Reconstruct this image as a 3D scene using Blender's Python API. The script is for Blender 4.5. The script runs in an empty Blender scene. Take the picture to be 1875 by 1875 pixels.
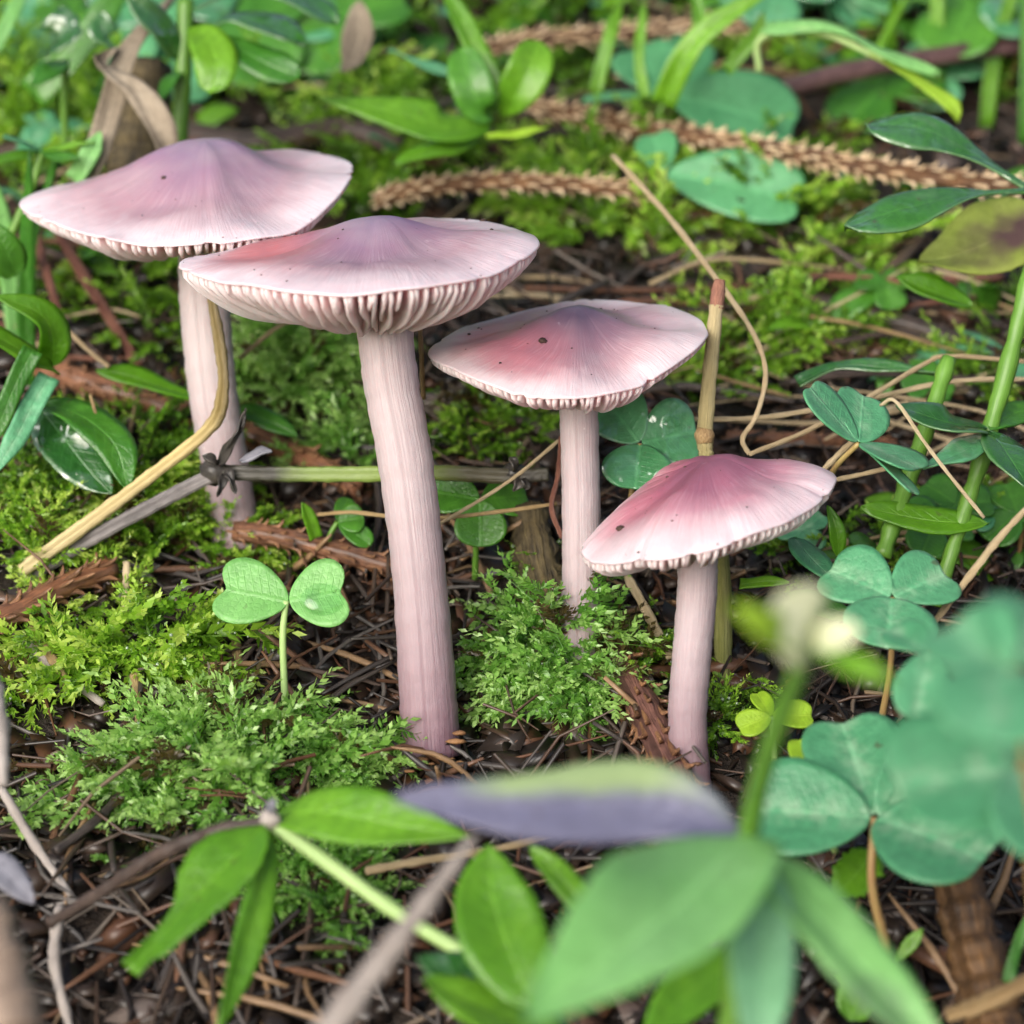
import bpy, math, random
import numpy as np
from mathutils import Vector, Matrix
random.seed(7); rng = np.random.default_rng(7)
R_ = math.radians
S = 0.01                                   # everything below is written in centimetres, the scene is in metres
scene = bpy.context.scene
col = scene.collection

# ------------------------------------------------------------------ camera
PITCH = R_(15.0)
FOC = 28.0                                 # focus distance, cm
K = 0.2053 / 937.5                         # tangent per photo pixel
CAM = np.array([0.0, -FOC * math.cos(PITCH), FOC * math.sin(PITCH)])
FW = np.array([0, math.cos(PITCH), -math.sin(PITCH)])
UP = np.array([0, math.sin(PITCH), math.cos(PITCH)])
RT = np.array([1.0, 0, 0])
cd = bpy.data.cameras.new('camera'); cam = bpy.data.objects.new('camera', cd); col.objects.link(cam)
cam.location = CAM * S
cam.rotation_euler = (math.pi / 2 - PITCH, 0, 0)
cd.sensor_width = 36; cd.lens = 18 / 0.2053
cd.clip_start = 0.005; cd.clip_end = 50
cd.dof.use_dof = True; cd.dof.focus_distance = 28.1 * S; cd.dof.aperture_fstop = 20.0; cd.dof.aperture_blades = 0
scene.camera = cam

# ------------------------------------------------------------------ sky, sun, exposure
SUN_EL, SUN_AZ = R_(26), R_(-152)           # azimuth from +Y (into the picture) towards +X
w = bpy.data.worlds.new('World'); scene.world = w; w.use_nodes = True
nt = w.node_tree; bg = nt.nodes['Background']
sky = nt.nodes.new('ShaderNodeTexSky'); sky.sky_type = 'NISHITA'; sky.sun_disc = False
sky.sun_elevation = SUN_EL; sky.sun_rotation = SUN_AZ
sky.air_density = 1.0; sky.dust_density = 4.0; sky.ozone_density = 1.0
hs = nt.nodes.new('ShaderNodeHueSaturation'); hs.inputs['Saturation'].default_value = 0.8
nt.links.new(sky.outputs[0], hs.inputs['Color']); nt.links.new(hs.outputs[0], bg.inputs['Color'])
bg.inputs['Strength'].default_value = 0.15
sl = bpy.data.lights.new('sun', 'SUN'); so = bpy.data.objects.new('sun', sl); col.objects.link(so)
sl.energy = 2.9; sl.angle = R_(50); sl.color = (1.0, 0.98, 0.96)
sd = Vector((math.sin(SUN_AZ) * math.cos(SUN_EL), math.cos(SUN_AZ) * math.cos(SUN_EL), math.sin(SUN_EL)))
so.rotation_euler = sd.to_track_quat('Z', 'Y').to_euler()
so.location = sd * 3
vs = scene.view_settings; vs.view_transform = 'Standard'; vs.look = 'None'; vs.gamma = 1.0; vs.exposure = 0.48
scene.render.engine = 'CYCLES'
scene.cycles.use_denoising = True
scene.cycles.max_bounces = 9; scene.cycles.diffuse_bounces = 7; scene.cycles.glossy_bounces = 2; scene.cycles.transmission_bounces = 6; scene.cycles.use_adaptive_sampling = True; scene.cycles.adaptive_threshold = 0.02; scene.cycles.transparent_max_bounces = 4
scene.cycles.caustics_reflective = False; scene.cycles.caustics_refractive = False

# ------------------------------------------------------------------ projection helpers
def P(px, py, d): return CAM + FW * d + RT * ((px - 937.5) * K * d) + UP * ((937.5 - py) * K * d)
def gdp(py): return 25.81 / (0.827 - (937.5 - py) * K)          # depth of the bank under a photo row
def Q(px, py, o=0.0): return P(px, py, gdp(py) - o)
def proj(p):
    v = np.asarray(p) - CAM; d = v @ FW
    return 937.5 + (v @ RT) / d / K, 937.5 - (v @ UP) / d / K, d
def wpx(n, d): return n * K * d                                   # photo pixels -> cm at a depth
def unit(v): v = np.asarray(v, float); return v / (np.linalg.norm(v) + 1e-12)
def cdir(r, u, t): return unit(RT * r + UP * u - FW * t)          # direction given as right, up, towards the viewer

# the bank: a plane sloping up away from the camera, with bumps
G0 = P(937.5, 1370, gdp(1370)); G1 = P(937.5, 400, gdp(400))
SLOPE = (G1[2] - G0[2]) / (G1[1] - G0[1])
_perm = rng.random((64, 64))
def vnoise(x, y):
    x = np.asarray(x, float); y = np.asarray(y, float)
    xi = np.floor(x).astype(int); yi = np.floor(y).astype(int); fx = x - xi; fy = y - yi
    fx = fx * fx * (3 - 2 * fx); fy = fy * fy * (3 - 2 * fy)
    g = lambda a, b: _perm[a % 64, b % 64]
    return (g(xi, yi) * (1 - fx) + g(xi + 1, yi) * fx) * (1 - fy) + (g(xi, yi + 1) * (1 - fx) + g(xi + 1, yi + 1) * fx) * fy
def gz(x, y):
    x = np.asarray(x, float); y = np.asarray(y, float)
    yy = np.clip(y, -40, 45) + np.where(y > 45, (y - 45) * 0.5, 0) + np.where(y < -40, (y + 40) * 0.4, 0)
    z = G0[2] + SLOPE * (yy - G0[1])
    z = z + (vnoise(x * .35 + 9, y * .35 + 3) - .5) * .7 + (vnoise(x * 1.1, y * 1.1 + 20) - .5) * .35 + (vnoise(x * 3 + 5, y * 3) - .5) * .12
    return z
def gpt(px, py):                                                   # where the ray through a photo pixel meets the bank
    d = gdp(py)
    for _ in range(6):
        p = P(px, py, d); e = p[2] - float(gz(p[0], p[1])); d += e * 1.1
    return P(px, py, d)

# ------------------------------------------------------------------ mesh helpers
def raw_mesh(name, V, F, attrs=None, mats=(), midx=None, smooth=True):
    me = bpy.data.meshes.new(name)
    V = np.asarray(V, np.float32) * S
    if isinstance(F, np.ndarray):
        k = F.shape[1]; n = len(F)
        me.vertices.add(len(V)); me.vertices.foreach_set('co', V.ravel())
        me.loops.add(n * k); me.loops.foreach_set('vertex_index', F.astype(np.int32).ravel())
        me.polygons.add(n); me.polygons.foreach_set('loop_start', np.arange(0, n * k, k, dtype=np.int32))
        me.update(calc_edges=True)
    else:
        me.from_pydata(V.tolist(), [], F); me.update()
    if smooth: me.polygons.foreach_set('use_smooth', np.ones(len(me.polygons), bool))
    for k, a in (attrs or {}).items():
        at = me.attributes.new(k, 'FLOAT', 'POINT'); at.data.foreach_set('value', np.asarray(a, np.float32))
    for m in mats: me.materials.append(m)
    if midx is not None: me.polygons.foreach_set('material_index', np.asarray(midx, np.int32))
    return me
def mobj(name, V, F, mat, parent=None, attrs=None, midx=None, smooth=True, base=None):
    V = np.asarray(V, float)
    if parent is not None: base = np.array(parent['_b'])
    elif base is None: base = V.mean(0)
    mats = mat if isinstance(mat, (list, tuple)) else [mat]
    o = bpy.data.objects.new(name, raw_mesh(name, V - base, F, attrs, mats, midx, smooth)); col.objects.link(o)
    if parent is not None:
        o.parent = parent['o']
        if parent.get('sub'): pass
    else: o.location = np.asarray(base) * S
    return o
def tag(o, label, cat, group=None, kind=None):
    o['label'] = label; o['category'] = cat
    if group: o['group'] = group
    if kind: o['kind'] = kind
    return o
def thing(name, label, cat, base, group=None):
    o = bpy.data.objects.new(name, None); col.objects.link(o); o.location = np.asarray(base) * S
    o.empty_display_size = 0.01
    tag(o, label, cat, group)
    return {'o': o, '_b': np.asarray(base, float)}
def subpart(name, V, F, mat, parent_obj, th, attrs=None, **k):     # a mesh one level below a part of thing th
    o = mobj(name, V, F, mat, th, attrs, **k); o.parent = parent_obj
    return o

def spline(pts, n, closed=False):
    p = np.asarray(pts, float); m = len(p); out = []
    if m == 2 and not closed: return p[0] + (p[1] - p[0]) * np.linspace(0, 1, n)[:, None]
    T = np.linspace(0, m if closed else m - 1, n, endpoint=not closed)
    for t in T:
        i = min(int(t), m - 1 if closed else m - 2); f = t - i
        if closed: a, b, c, d = p[(i - 1) % m], p[i % m], p[(i + 1) % m], p[(i + 2) % m]
        else:
            b, c = p[i], p[i + 1]
            a = p[i - 1] if i > 0 else 2 * b - c
            d = p[i + 2] if i + 2 < m else 2 * c - b
        out.append(.5 * (2 * b + (c - a) * f + (2 * a - 5 * b + 4 * c - d) * f * f + (3 * b - a - 3 * c + d) * f ** 3))
    return np.array(out)
def frames(p):
    t = np.gradient(p, axis=0); t /= np.linalg.norm(t, axis=1)[:, None] + 1e-12
    n = np.cross(t[0], [0.3, 0.2, 1.0]); n = unit(n); N = [n]
    for i in range(1, len(p)):
        n = n - t[i] * (n @ t[i]); n = unit(n); N.append(n)
    N = np.array(N); return t, N, np.cross(t, N)
def tube(pts, rad, n=10, m=None, rough=0.0, flat=1.0, square=0.0, lump=0.0, seed=0):
    """closed tube along a spline; rad may be a list; returns verts, faces, attrs"""
    if m is None: m = max(8, 6 * len(pts))
    p = spline(pts, m); rr = np.interp(np.linspace(0, 1, m), np.linspace(0, 1, len(np.atleast_1d(rad))), np.atleast_1d(rad)) if np.ndim(rad) else np.full(m, rad)
    t, N, B = frames(p); r = np.random.default_rng(seed + int(abs(p[0, 0]) * 1000))
    a = np.linspace(0, 2 * np.pi, n, endpoint=False)
    ca, sa = np.cos(a), np.sin(a)
    if square: q = 1 / np.maximum(abs(ca), abs(sa)); sc = (1 - square) + square * q * .9
    else: sc = np.ones(n)
    V = []; lu = []; lv = []
    ph = r.random(4) * 9
    for i in range(m):
        k = rr[i] * sc * (1 + rough * (r.random(n) - .5)) * (1 + lump * math.sin(i * 1.3 + ph[0]) * math.sin(i * .47 + ph[1]))
        V.append(p[i] + (N[i][None] * (ca * k)[:, None] + B[i][None] * (sa * k * flat)[:, None]))
        lu += [i / (m - 1)] * n; lv += list(a / np.pi - 1)
    V = np.concatenate(V); F = []
    for i in range(m - 1):
        for j in range(n): F.append((i * n + j, i * n + (j + 1) % n, (i + 1) * n + (j + 1) % n, (i + 1) * n + j))
    F.append(tuple(range(n - 1, -1, -1))); F.append(tuple((m - 1) * n + j for j in range(n)))
    return V, F, {'lu': lu, 'lv': lv}

SH = {
 'lance': lambda u: np.sin(np.pi * np.clip(u, 0, 1) ** .85) ** .75,
 'obov': lambda u: np.where(u < .62, np.sin(np.pi / 2 * (u / .62)) ** 1.15 * .96 + .04, np.sqrt(np.clip(1 - ((u - .62) / .38) ** 2.2, 0, 1))),
 'ovate': lambda u: np.where(u < .35, np.sqrt(np.clip(1 - ((.35 - u) / .35) ** 2.2, 0, 1)), np.cos(np.pi / 2 * (u - .35) / .65) ** .8),
 'oval': lambda u: np.sqrt(np.clip(1 - (2 * u - 1) ** 2, 0, 1)),
 'strip': lambda u: np.where(u < .7, 1 - .1 * u, (1 - .07) * np.clip((1 - u) / .3, 0, 1) ** .75) + .02,
 'torn': lambda u: np.where(u < .45, np.sin(np.pi / 2 * np.clip(u / .45, 0, 1)) ** .8, 1 - .45 * (u - .45) / .55) + .02,
 'spat': lambda u: np.where(u < .7, .16 + .84 * (np.clip(u / .7, 0, 1)) ** 1.7, np.sqrt(np.clip(1 - ((u - .7) / .3) ** 2.4, 0, 1))),
}
def leaf(path, width, nrm, shape='lance', fold=.15, curl=0.0, nl=18, nw=6, thick=.022, ripple=.045, bites=(), jag=0.05, seed=0):
    """leaf blade along a spline from base to tip; nrm: direction its upper face looks to"""
    r = np.random.default_rng(seed + int(abs(path[0][0] * 977)) % 9999)
    p = spline(path, nl + 1); t, _, _ = frames(p)
    L = np.linalg.norm(np.diff(p, axis=0), axis=1).sum(); nrm = unit(nrm)
    u = np.linspace(0, 1, nl + 1); W = SH[shape](u) * width / 2
    v = np.linspace(-1, 1, nw + 1); top = []; bot = []; lu = []; lv = []
    ph = r.random(6) * 6.28
    for i in range(nl + 1):
        s = unit(np.cross(t[i], nrm)); n = unit(np.cross(s, t[i]))
        wl = wr = 1.0
        for (side, u0, du, dep) in bites:
            k = dep * math.exp(-((u[i] - u0) / du) ** 4)
            if side < 0: wl -= k
            else: wr -= k
        for vv in v:
            ww = W[i] * (wl if vv < 0 else wr) * (1 + jag * (r.random() - .5) * (abs(vv) > .95))
            h = fold * abs(vv) * W[i] - curl * vv * vv * W[i] + ripple * L * .35 * math.sin(u[i] * 9 + ph[0] + vv * 2.2) * abs(vv) + ripple * .25 * L * math.sin(u[i] * 5 + ph[1] + vv)
            q = p[i] + s * vv * ww + n * h
            top.append(q + n * thick / 2); bot.append(q - n * thick / 2); lu.append(u[i]); lv.append(vv)
    return sheet(top, bot, nl, nw, lu, lv)
def sheet(top, bot, nl, nw, lu, lv):
    m = nw + 1; N = len(top); F = []
    I = lambda i, j: i * m + j
    for i in range(nl):
        for j in range(nw):
            F.append((I(i, j), I(i, j + 1), I(i + 1, j + 1), I(i + 1, j)))
            F.append((N + I(i, j), N + I(i + 1, j), N + I(i + 1, j + 1), N + I(i, j + 1)))
        F.append((I(i, 0), I(i + 1, 0), N + I(i + 1, 0), N + I(i, 0)))
        F.append((I(i, nw), N + I(i, nw), N + I(i + 1, nw), I(i + 1, nw)))
    for j in range(nw):
        F.append((I(0, j), N + I(0, j), N + I(0, j + 1), I(0, j + 1)))
        F.append((I(nl, j), I(nl, j + 1), N + I(nl, j + 1), N + I(nl, j)))
    return np.array(top + bot), F, {'lu': lu + lu, 'lv': lv + lv}
def heart(base, axis, nrm, length, width, notch=.16, fold=.18, droop=.12, ring=6, seg=44, thick=.02, cup=0.0):
    """obcordate leaflet from its base point along axis"""
    axis = unit(axis); s = unit(np.cross(axis, nrm)); n = np.cross(s, axis)
    th = np.linspace(-np.pi, np.pi, seg, endpoint=False)
    r = 1 - notch * np.exp(-(th / .42) ** 2) * 1.6
    x = np.cos(th) * r; y = np.sin(th) * r
    bt = np.clip((1 - np.cos(th)) / 2, 0, 1)
    y = y * (1 - .42 * bt ** 1.5)
    x = (x + 1) / 2; y = y / 2
    top = []; bot = []; lu = []; lv = []
    for k in range(ring + 1):
        f = k / ring
        for a, b in zip(x, y):
            X = .5 + (a - .5) * (.35 + .65 * f) if f > 0 else .12 + .7 * (a)
            X = .5 * (1 - f) * (.25 + 1.5 * a) * .9 + a * f if k else .5 * (.25 + 1.5 * a) * .9
            Y = b * f
            z = fold * abs(Y) * width - droop * length * X * X + cup * ((X - .5) ** 2 + Y * Y) * length
            q = base + axis * X * length + s * Y * width + n * z
            top.append(q + n * thick / 2); bot.append(q - n * thick / 2); lu.append(X); lv.append(np.clip(Y * 2, -1, 1))
    N = len(top); F = []
    for k in range(ring):
        for j in range(seg):
            a, b, c, d = k * seg + j, k * seg + (j + 1) % seg, (k + 1) * seg + (j + 1) % seg, (k + 1) * seg + j
            F.append((a, d, c, b)); F.append((N + a, N + b, N + c, N + d))
    for j in range(seg):
        a, b = ring * seg + j, ring * seg + (j + 1) % seg
        F.append((a, b, N + b, N + a)) if False else F.append((b, a, N + a, N + b))
    return np.array(top + bot), F, {'lu': lu + lu, 'lv': lv + lv}

# ------------------------------------------------------------------ materials
def newmat(name):
    m = bpy.data.materials.new(name); m.use_nodes = True; t = m.node_tree
    return m, t, t.nodes['Principled BSDF'], t.nodes['Material Output']
class NB:
    def __init__(s, t): s.t = t
    def n(s, kind, **kw):
        x = s.t.nodes.new('ShaderNode' + kind)
        for k, v in kw.items(): setattr(x, k, v)
        return x
    def l(s, a, b): s.t.links.new(a, b)
    def val(s, sock, v):
        if hasattr(v, 'is_output'): s.l(v, sock)
        else: sock.default_value = v
    def attr(s, name): return s.n('Attribute', attribute_name=name).outputs['Fac']
    def math(s, op, a, b=0.0, c=None):
        x = s.n('Math', operation=op); s.val(x.inputs[0], a); s.val(x.inputs[1], b)
        if c is not None: s.val(x.inputs[2], c)
        return x.outputs[0]
    def mix(s, f, a, b, mode='MIX'):
        x = s.n('MixRGB', blend_type=mode); s.val(x.inputs[0], f)
        s.val(x.inputs[1], a if hasattr(a, 'is_output') else tuple(a) + (1,)); s.val(x.inputs[2], b if hasattr(b, 'is_output') else tuple(b) + (1,))
        return x.outputs[0]
    def noise(s, scale, detail=3, rough=.55, vec=None, cm=True):
        x = s.n('TexNoise'); x.inputs['Scale'].default_value = scale * (100 if cm else 1); x.inputs['Detail'].default_value = detail; x.inputs['Roughness'].default_value = rough
        if vec is None: vec = s.n('TexCoord').outputs['Object']
        s.l(vec, x.inputs['Vector']); return x.outputs['Fac']
    def vec(s, a, b, c):
        x = s.n('CombineXYZ')
        for i, v in enumerate((a, b, c)): s.val(x.inputs[i], v)
        return x.outputs[0]
    def ramp(s, f, stops):
        x = s.n('ValToRGB'); e = x.color_ramp.elements
        while len(e) < len(stops): e.new(.5)
        for i, (p, c) in enumerate(stops): e[i].position = p; e[i].color = tuple(c) + (1,) if not np.isscalar(c) else (c, c, c, 1)
        s.val(x.inputs[0], f); return x.outputs[0]
    def bump(s, h, strength=.3, dist=.05):
        x = s.n('Bump'); x.inputs['Strength'].default_value = strength; x.inputs['Distance'].default_value = dist * S; s.l(h, x.inputs['Height']); return x.outputs[0]

def leaf_mat(name, c1, c2, trans=.3, tcol=None, rough=.4, spec=.5, wet=0.0, vein=.35, blot=None, blot_amt=0.0, sheen=0.0, edge=None, half=None, streak=0):
    m, t, b, out = newmat(name); q = NB(t)
    lu, lv = q.attr('lu'), q.attr('lv'); av = q.math('ABSOLUTE', lv)
    nz = q.noise(1.3, 4); fine = q.noise(9, 3)
    oi = q.n('ObjectInfo').outputs['Random']
    f = q.math('ADD', q.math('MULTIPLY', nz, .9), q.math('MULTIPLY', q.math('SUBTRACT', oi, .5), .35))
    base = q.mix(q.ramp(f, [(.3, 0), (.7, 1)]), c1, c2)
    # side veins and midrib
    sv = q.math('SINE', q.math('MULTIPLY', q.math('SUBTRACT', lu, q.math('MULTIPLY', av, .22)), 62))
    svm = q.math('MULTIPLY', q.ramp(sv, [(.80, 0), (1, 1)]), q.math('SUBTRACT', 1.0, av))
    mid = q.ramp(av, [(0, 1), (.07, 0)])
    vm = q.math('MAXIMUM', mid, q.math('MULTIPLY', svm, .4))
    light = tuple(min(1, x * 1.7 + .02) for x in c2)
    base = q.mix(q.math('MULTIPLY', vm, vein), base, light)
    base = q.mix(q.math('MULTIPLY', q.ramp(fine, [(.35, 1), (.6, 0)]), .38), base, tuple(x * .55 for x in c1))
    if half: base = q.mix(q.math('MULTIPLY', q.ramp(q.math('ADD', lv, q.math('MULTIPLY', q.noise(1.1, 2), .9)), [(.62, 0), (1.25, 1)]), q.ramp(lu, [(.2, .2), (.35, 1), (.7, 1), (.85, 0)])), base, half)
    if streak: base = q.mix(q.math('MULTIPLY', q.math('MULTIPLY', q.ramp(av, [(0, 1), (.38, 0)]), q.ramp(q.noise(5, 4, .7), [(.42, 0), (.6, 1)])), streak), base, (.55, .68, .48))
    if edge: base = q.mix(q.math('MULTIPLY', q.ramp(av, [(.82, 0), (1, 1)]), .6), base, edge)
    # small dark blemishes, a scatter that belongs to the leaf
    sp = q.noise(4.5, 2)
    base = q.mix(q.ramp(sp, [(.70, 0), (.76, .7)]), base, (.06, .04, .02))
    if blot: base = q.mix(q.ramp(q.noise(.55, 3), [(.56 - blot_amt, 0), (.66 - blot_amt, 1)]), base, blot)
    t.links.new(base, b.inputs['Base Color'])
    b.inputs['Specular IOR Level'].default_value = spec
    b.inputs['Roughness'].default_value = rough
    vo = q.n('TexVoronoi', feature='DISTANCE_TO_EDGE'); vo.inputs['Scale'].default_value = 1500; q.l(q.n('TexCoord').outputs['Object'], vo.inputs['Vector'])
    cell = q.ramp(vo.outputs['Distance'], [(0, 0), (.22, 1)])
    hgt = q.math('ADD', q.math('MULTIPLY', vm, -.5), q.math('ADD', q.math('MULTIPLY', fine, .6), q.math('MULTIPLY', cell, .12)))
    bn = q.bump(hgt, .5, .04); t.links.new(bn, b.inputs['Normal'])
    if sheen: b.inputs['Sheen Weight'].default_value = sheen; b.inputs['Sheen Roughness'].default_value = .4
    if wet:
        wm = q.ramp(q.noise(1.6, 2), [(.36, 0), (.46, 1)])
        t.links.new(q.math('MULTIPLY', wm, wet), b.inputs['Coat Weight']); b.inputs['Coat Roughness'].default_value = .08; b.inputs['Coat IOR'].default_value = 1.85
        t.links.new(q.bump(q.noise(1.5, 1.5, .5), 1.0, .6), b.inputs['Coat Normal'])
    if trans:
        tr = q.n('BsdfTranslucent'); tc = tcol or tuple(min(1, x * 2.2) for x in c2)
        q.l(q.mix(.5, base, tc), tr.inputs['Color'])
        ms = q.n('MixShader'); ms.inputs[0].default_value = trans
        q.l(b.outputs[0], ms.inputs[1]); q.l(tr.outputs[0], ms.inputs[2]); q.l(ms.outputs[0], out.inputs[0])
    return m
def bark_mat(name, c1, c2, rough=.7, scale=3.0, spec=.4, wet=0.0, ramp_lu=None, bump=.5, trans=0):
    m, t, b, out = newmat(name); q = NB(t)
    lu, lv = q.attr('lu'), q.attr('lv')
    oi = q.n('ObjectInfo').outputs['Random']
    nz = q.noise(scale, 5, .65)
    lon = q.noise(1.0, 4, .6, q.vec(q.math('MULTIPLY', lu, 5), q.math('MULTIPLY', q.math('SINE', q.math('MULTIPLY', lv, math.pi)), 7), q.math('ADD', q.math('MULTIPLY', q.math('COSINE', q.math('MULTIPLY', lv, math.pi)), 7), q.math('MULTIPLY', oi, 20))), cm=False)
    f = q.math('ADD', q.math('MULTIPLY', nz, .45), q.math('MULTIPLY', lon, .55))
    f = q.math('ADD', f, q.math('MULTIPLY', q.math('SUBTRACT', oi, .5), .16))
    c = q.ramp(f, [(.36, c1), (.52, tuple((x + y) / 2 for x, y in zip(c1, c2))), (.66, c2)])
    if ramp_lu: c = q.mix(.7, c, q.ramp(q.math('ADD', lu, q.math('MULTIPLY', q.math('SUBTRACT', nz, .5), .12)), ramp_lu))
    t.links.new(c, b.inputs['Base Color']); b.inputs['Roughness'].default_value = rough; b.inputs['Specular IOR Level'].default_value = spec
    if wet: b.inputs['Coat Weight'].default_value = wet; b.inputs['Coat Roughness'].default_value = .15
    t.links.new(q.bump(f, min(1, bump * 1.4), .08), b.inputs['Normal'])
    if trans:
        tr = q.n('BsdfTranslucent'); q.l(c, tr.inputs['Color']); ms = q.n('MixShader'); ms.inputs[0].default_value = trans
        q.l(b.outputs[0], ms.inputs[1]); q.l(tr.outputs[0], ms.inputs[2]); q.l(ms.outputs[0], out.inputs[0])
    return m
def cap_mat(name, c0, c1, c2, c3, red=(.62, .20, .24), red_dir=(-.9, -.45), red_amt=.5):
    m, t, b, out = newmat(name); q = NB(t)
    rho, cp, sp = q.attr('rho'), q.attr('cph'), q.attr('sph')
    big = q.noise(.7, 3); fine = q.noise(6, 4, .7)
    # radial fibrils
    fib = q.noise(1.0, 3, .6, q.vec(q.math('MULTIPLY', cp, 48), q.math('MULTIPLY', sp, 48), q.math('MULTIPLY', rho, 5)), cm=False)
    f = q.math('ADD', rho, q.math('ADD', q.math('MULTIPLY', q.math('SUBTRACT', big, .5), .34), q.math('MULTIPLY', q.math('MULTIPLY', q.math('SUBTRACT', fib, .5), q.ramp(rho, [(.2, 0), (.7, 1)])), .2)))
    c = q.ramp(f, [(.13, c0), (.36, c1), (.64, c2), (.90, c3), (1.0, tuple(min(.9, x * 1.08) for x in c3))])
    # a redder sector of the skin half way to the margin
    sec = q.math('ADD', q.math('MULTIPLY', cp, red_dir[0]), q.math('MULTIPLY', sp, red_dir[1]))
    band = q.ramp(f, [(.22, 0), (.5, 1), (.74, .8), (.93, 0)])
    c = q.mix(q.math('MULTIPLY', q.math('MULTIPLY', q.ramp(sec, [(.1, 0), (.85, 1)]), band), red_amt), c, red)
    # pale fibres with silky sheen painted into the colour, and grey bruised patches
    c = q.mix(q.math('MULTIPLY', q.math('MULTIPLY', q.ramp(fib, [(.52, 0), (.72, 1)]), q.ramp(rho, [(.2, 0), (.5, 1), (.8, .5), (1, .2)])), .24), c, (.68, .60, .64))
    c = q.mix(q.math('MULTIPLY', q.ramp(big, [(.52, 0), (.68, 1)]), .45), c, (.40, .34, .37))
    c = q.mix(q.math('MULTIPLY', q.ramp(q.noise(2.2, 5, .7), [(.46, 0), (.66, 1)]), .28), c, q.mix(.5, c, (.16, .09, .14)))
    c = q.mix(q.math('MULTIPLY', q.ramp(fine, [(.66, 0), (.76, 1)]), .25), c, (.86, .8, .82))
    t.links.new(c, b.inputs['Base Color'])
    b.inputs['Roughness'].default_value = .50; b.inputs['Specular IOR Level'].default_value = .45
    b.inputs['Subsurface Weight'].default_value = .35; b.inputs['Subsurface Radius'].default_value = (1, .38, .36); b.inputs['Subsurface Scale'].default_value = .22 * S
    t.links.new(q.math('MULTIPLY', q.ramp(q.noise(1.1, 4, .65), [(.45, 0), (.62, 1)]), .55), b.inputs['Coat Weight']); b.inputs['Coat Roughness'].default_value = .28
    h = q.math('ADD', q.math('MULTIPLY', fib, q.ramp(rho, [(.05, 0), (.4, 1)])), q.math('MULTIPLY', fine, .4))
    t.links.new(q.bump(h, .3, .05), b.inputs['Normal'])
    tr = q.n('BsdfTranslucent'); q.l(q.mix(.5, c, (.9, .45, .45)), tr.inputs['Color']); ms = q.n('MixShader'); ms.inputs[0].default_value = .22
    q.l(b.outputs[0], ms.inputs[1]); q.l(tr.outputs[0], ms.inputs[2]); q.l(ms.outputs[0], out.inputs[0])
    return m
def flesh_mat(name, c1, c2, sss=.4, rad=(1, .35, .33), base_col=None, specks=True, rough=.5, trans=0):
    m, t, b, out = newmat(name); q = NB(t)
    lu, lv = q.attr('lu'), q.attr('lv')
    n1 = q.noise(.9, 3); fi = q.noise(1.0, 4, .6, q.vec(q.math('MULTIPLY', lu, 6), q.math('MULTIPLY', q.math('SINE', q.math('MULTIPLY', lv, math.pi)), 14), q.math('MULTIPLY', q.math('COSINE', q.math('MULTIPLY', lv, math.pi)), 14)), cm=False)
    c = q.mix(q.ramp(q.math('ADD', q.math('MULTIPLY', n1, .4), q.math('MULTIPLY', fi, .6)), [(.38, 0), (.62, 1)]), c1, c2)
    if specks: c = q.mix(q.math('MULTIPLY', q.ramp(fi, [(.30, 1), (.45, 0)]), .12), c, tuple(x * .62 for x in c1)); c = q.mix(q.math('MULTIPLY', q.ramp(q.noise(.8, 5, .7), [(.55, 0), (.72, 1)]), .35), c, tuple(x * y for x, y in zip(c1, (.75, .66, .68))))
    if base_col: c = q.mix(q.ramp(q.math('ADD', lu, q.math('MULTIPLY', q.math('SUBTRACT', n1, .5), .25)), [(.52, 0), (.80, .55), (.98, .95)]), c, base_col)
    if specks:
        c = q.mix(q.ramp(q.noise(7, 2), [(.76, 0), (.80, .45)]), c, (.8, .74, .74))
        c = q.mix(q.ramp(q.noise(5.2, 2, .5, q.n('TexCoord').outputs['Generated']), [(.74, 0), (.78, .4)]), c, (.2, .12, .1))
    t.links.new(c, b.inputs['Base Color']); b.inputs['Roughness'].default_value = rough; b.inputs['Specular IOR Level'].default_value = .4
    b.inputs['Subsurface Weight'].default_value = sss; b.inputs['Subsurface Radius'].default_value = rad; b.inputs['Subsurface Scale'].default_value = .25 * S
    t.links.new(q.bump(q.math('ADD', fi, q.math('MULTIPLY', q.noise(12, 2), .4)), .4, .04), b.inputs['Normal'])
    if trans:
        tr = q.n('BsdfTranslucent'); q.l(c, tr.inputs['Color']); ms = q.n('MixShader'); ms.inputs[0].default_value = trans
        q.l(b.outputs[0], ms.inputs[1]); q.l(tr.outputs[0], ms.inputs[2]); q.l(ms.outputs[0], out.inputs[0])
    return m
def stuff_mat(name, stops, rough=.6, trans=0.0, tmul=1.6, spec=.4, wet=0):
    """colour per piece from the attribute cv"""
    m, t, b, out = newmat(name); q = NB(t)
    cv = q.attr('cv'); c = q.ramp(cv, stops)
    c = q.mix(.3, c, q.ramp(q.noise(6, 3), [(.3, .25), (.7, 1.0)]), 'MULTIPLY')
    t.links.new(c, b.inputs['Base Color']); b.inputs['Roughness'].default_value = rough; b.inputs['Specular IOR Level'].default_value = spec
    if wet: b.inputs['Coat Weight'].default_value = wet; b.inputs['Coat Roughness'].default_value = .2
    if trans:
        tr = q.n('BsdfTranslucent'); g = q.mix(1.0, c, (tmul, tmul, tmul * .6), 'MULTIPLY'); q.l(g, tr.inputs['Color'])
        ms = q.n('MixShader'); ms.inputs[0].default_value = trans
        q.l(b.outputs[0], ms.inputs[1]); q.l(tr.outputs[0], ms.inputs[2]); q.l(ms.outputs[0], out.inputs[0])
    return m
M = {}
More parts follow.
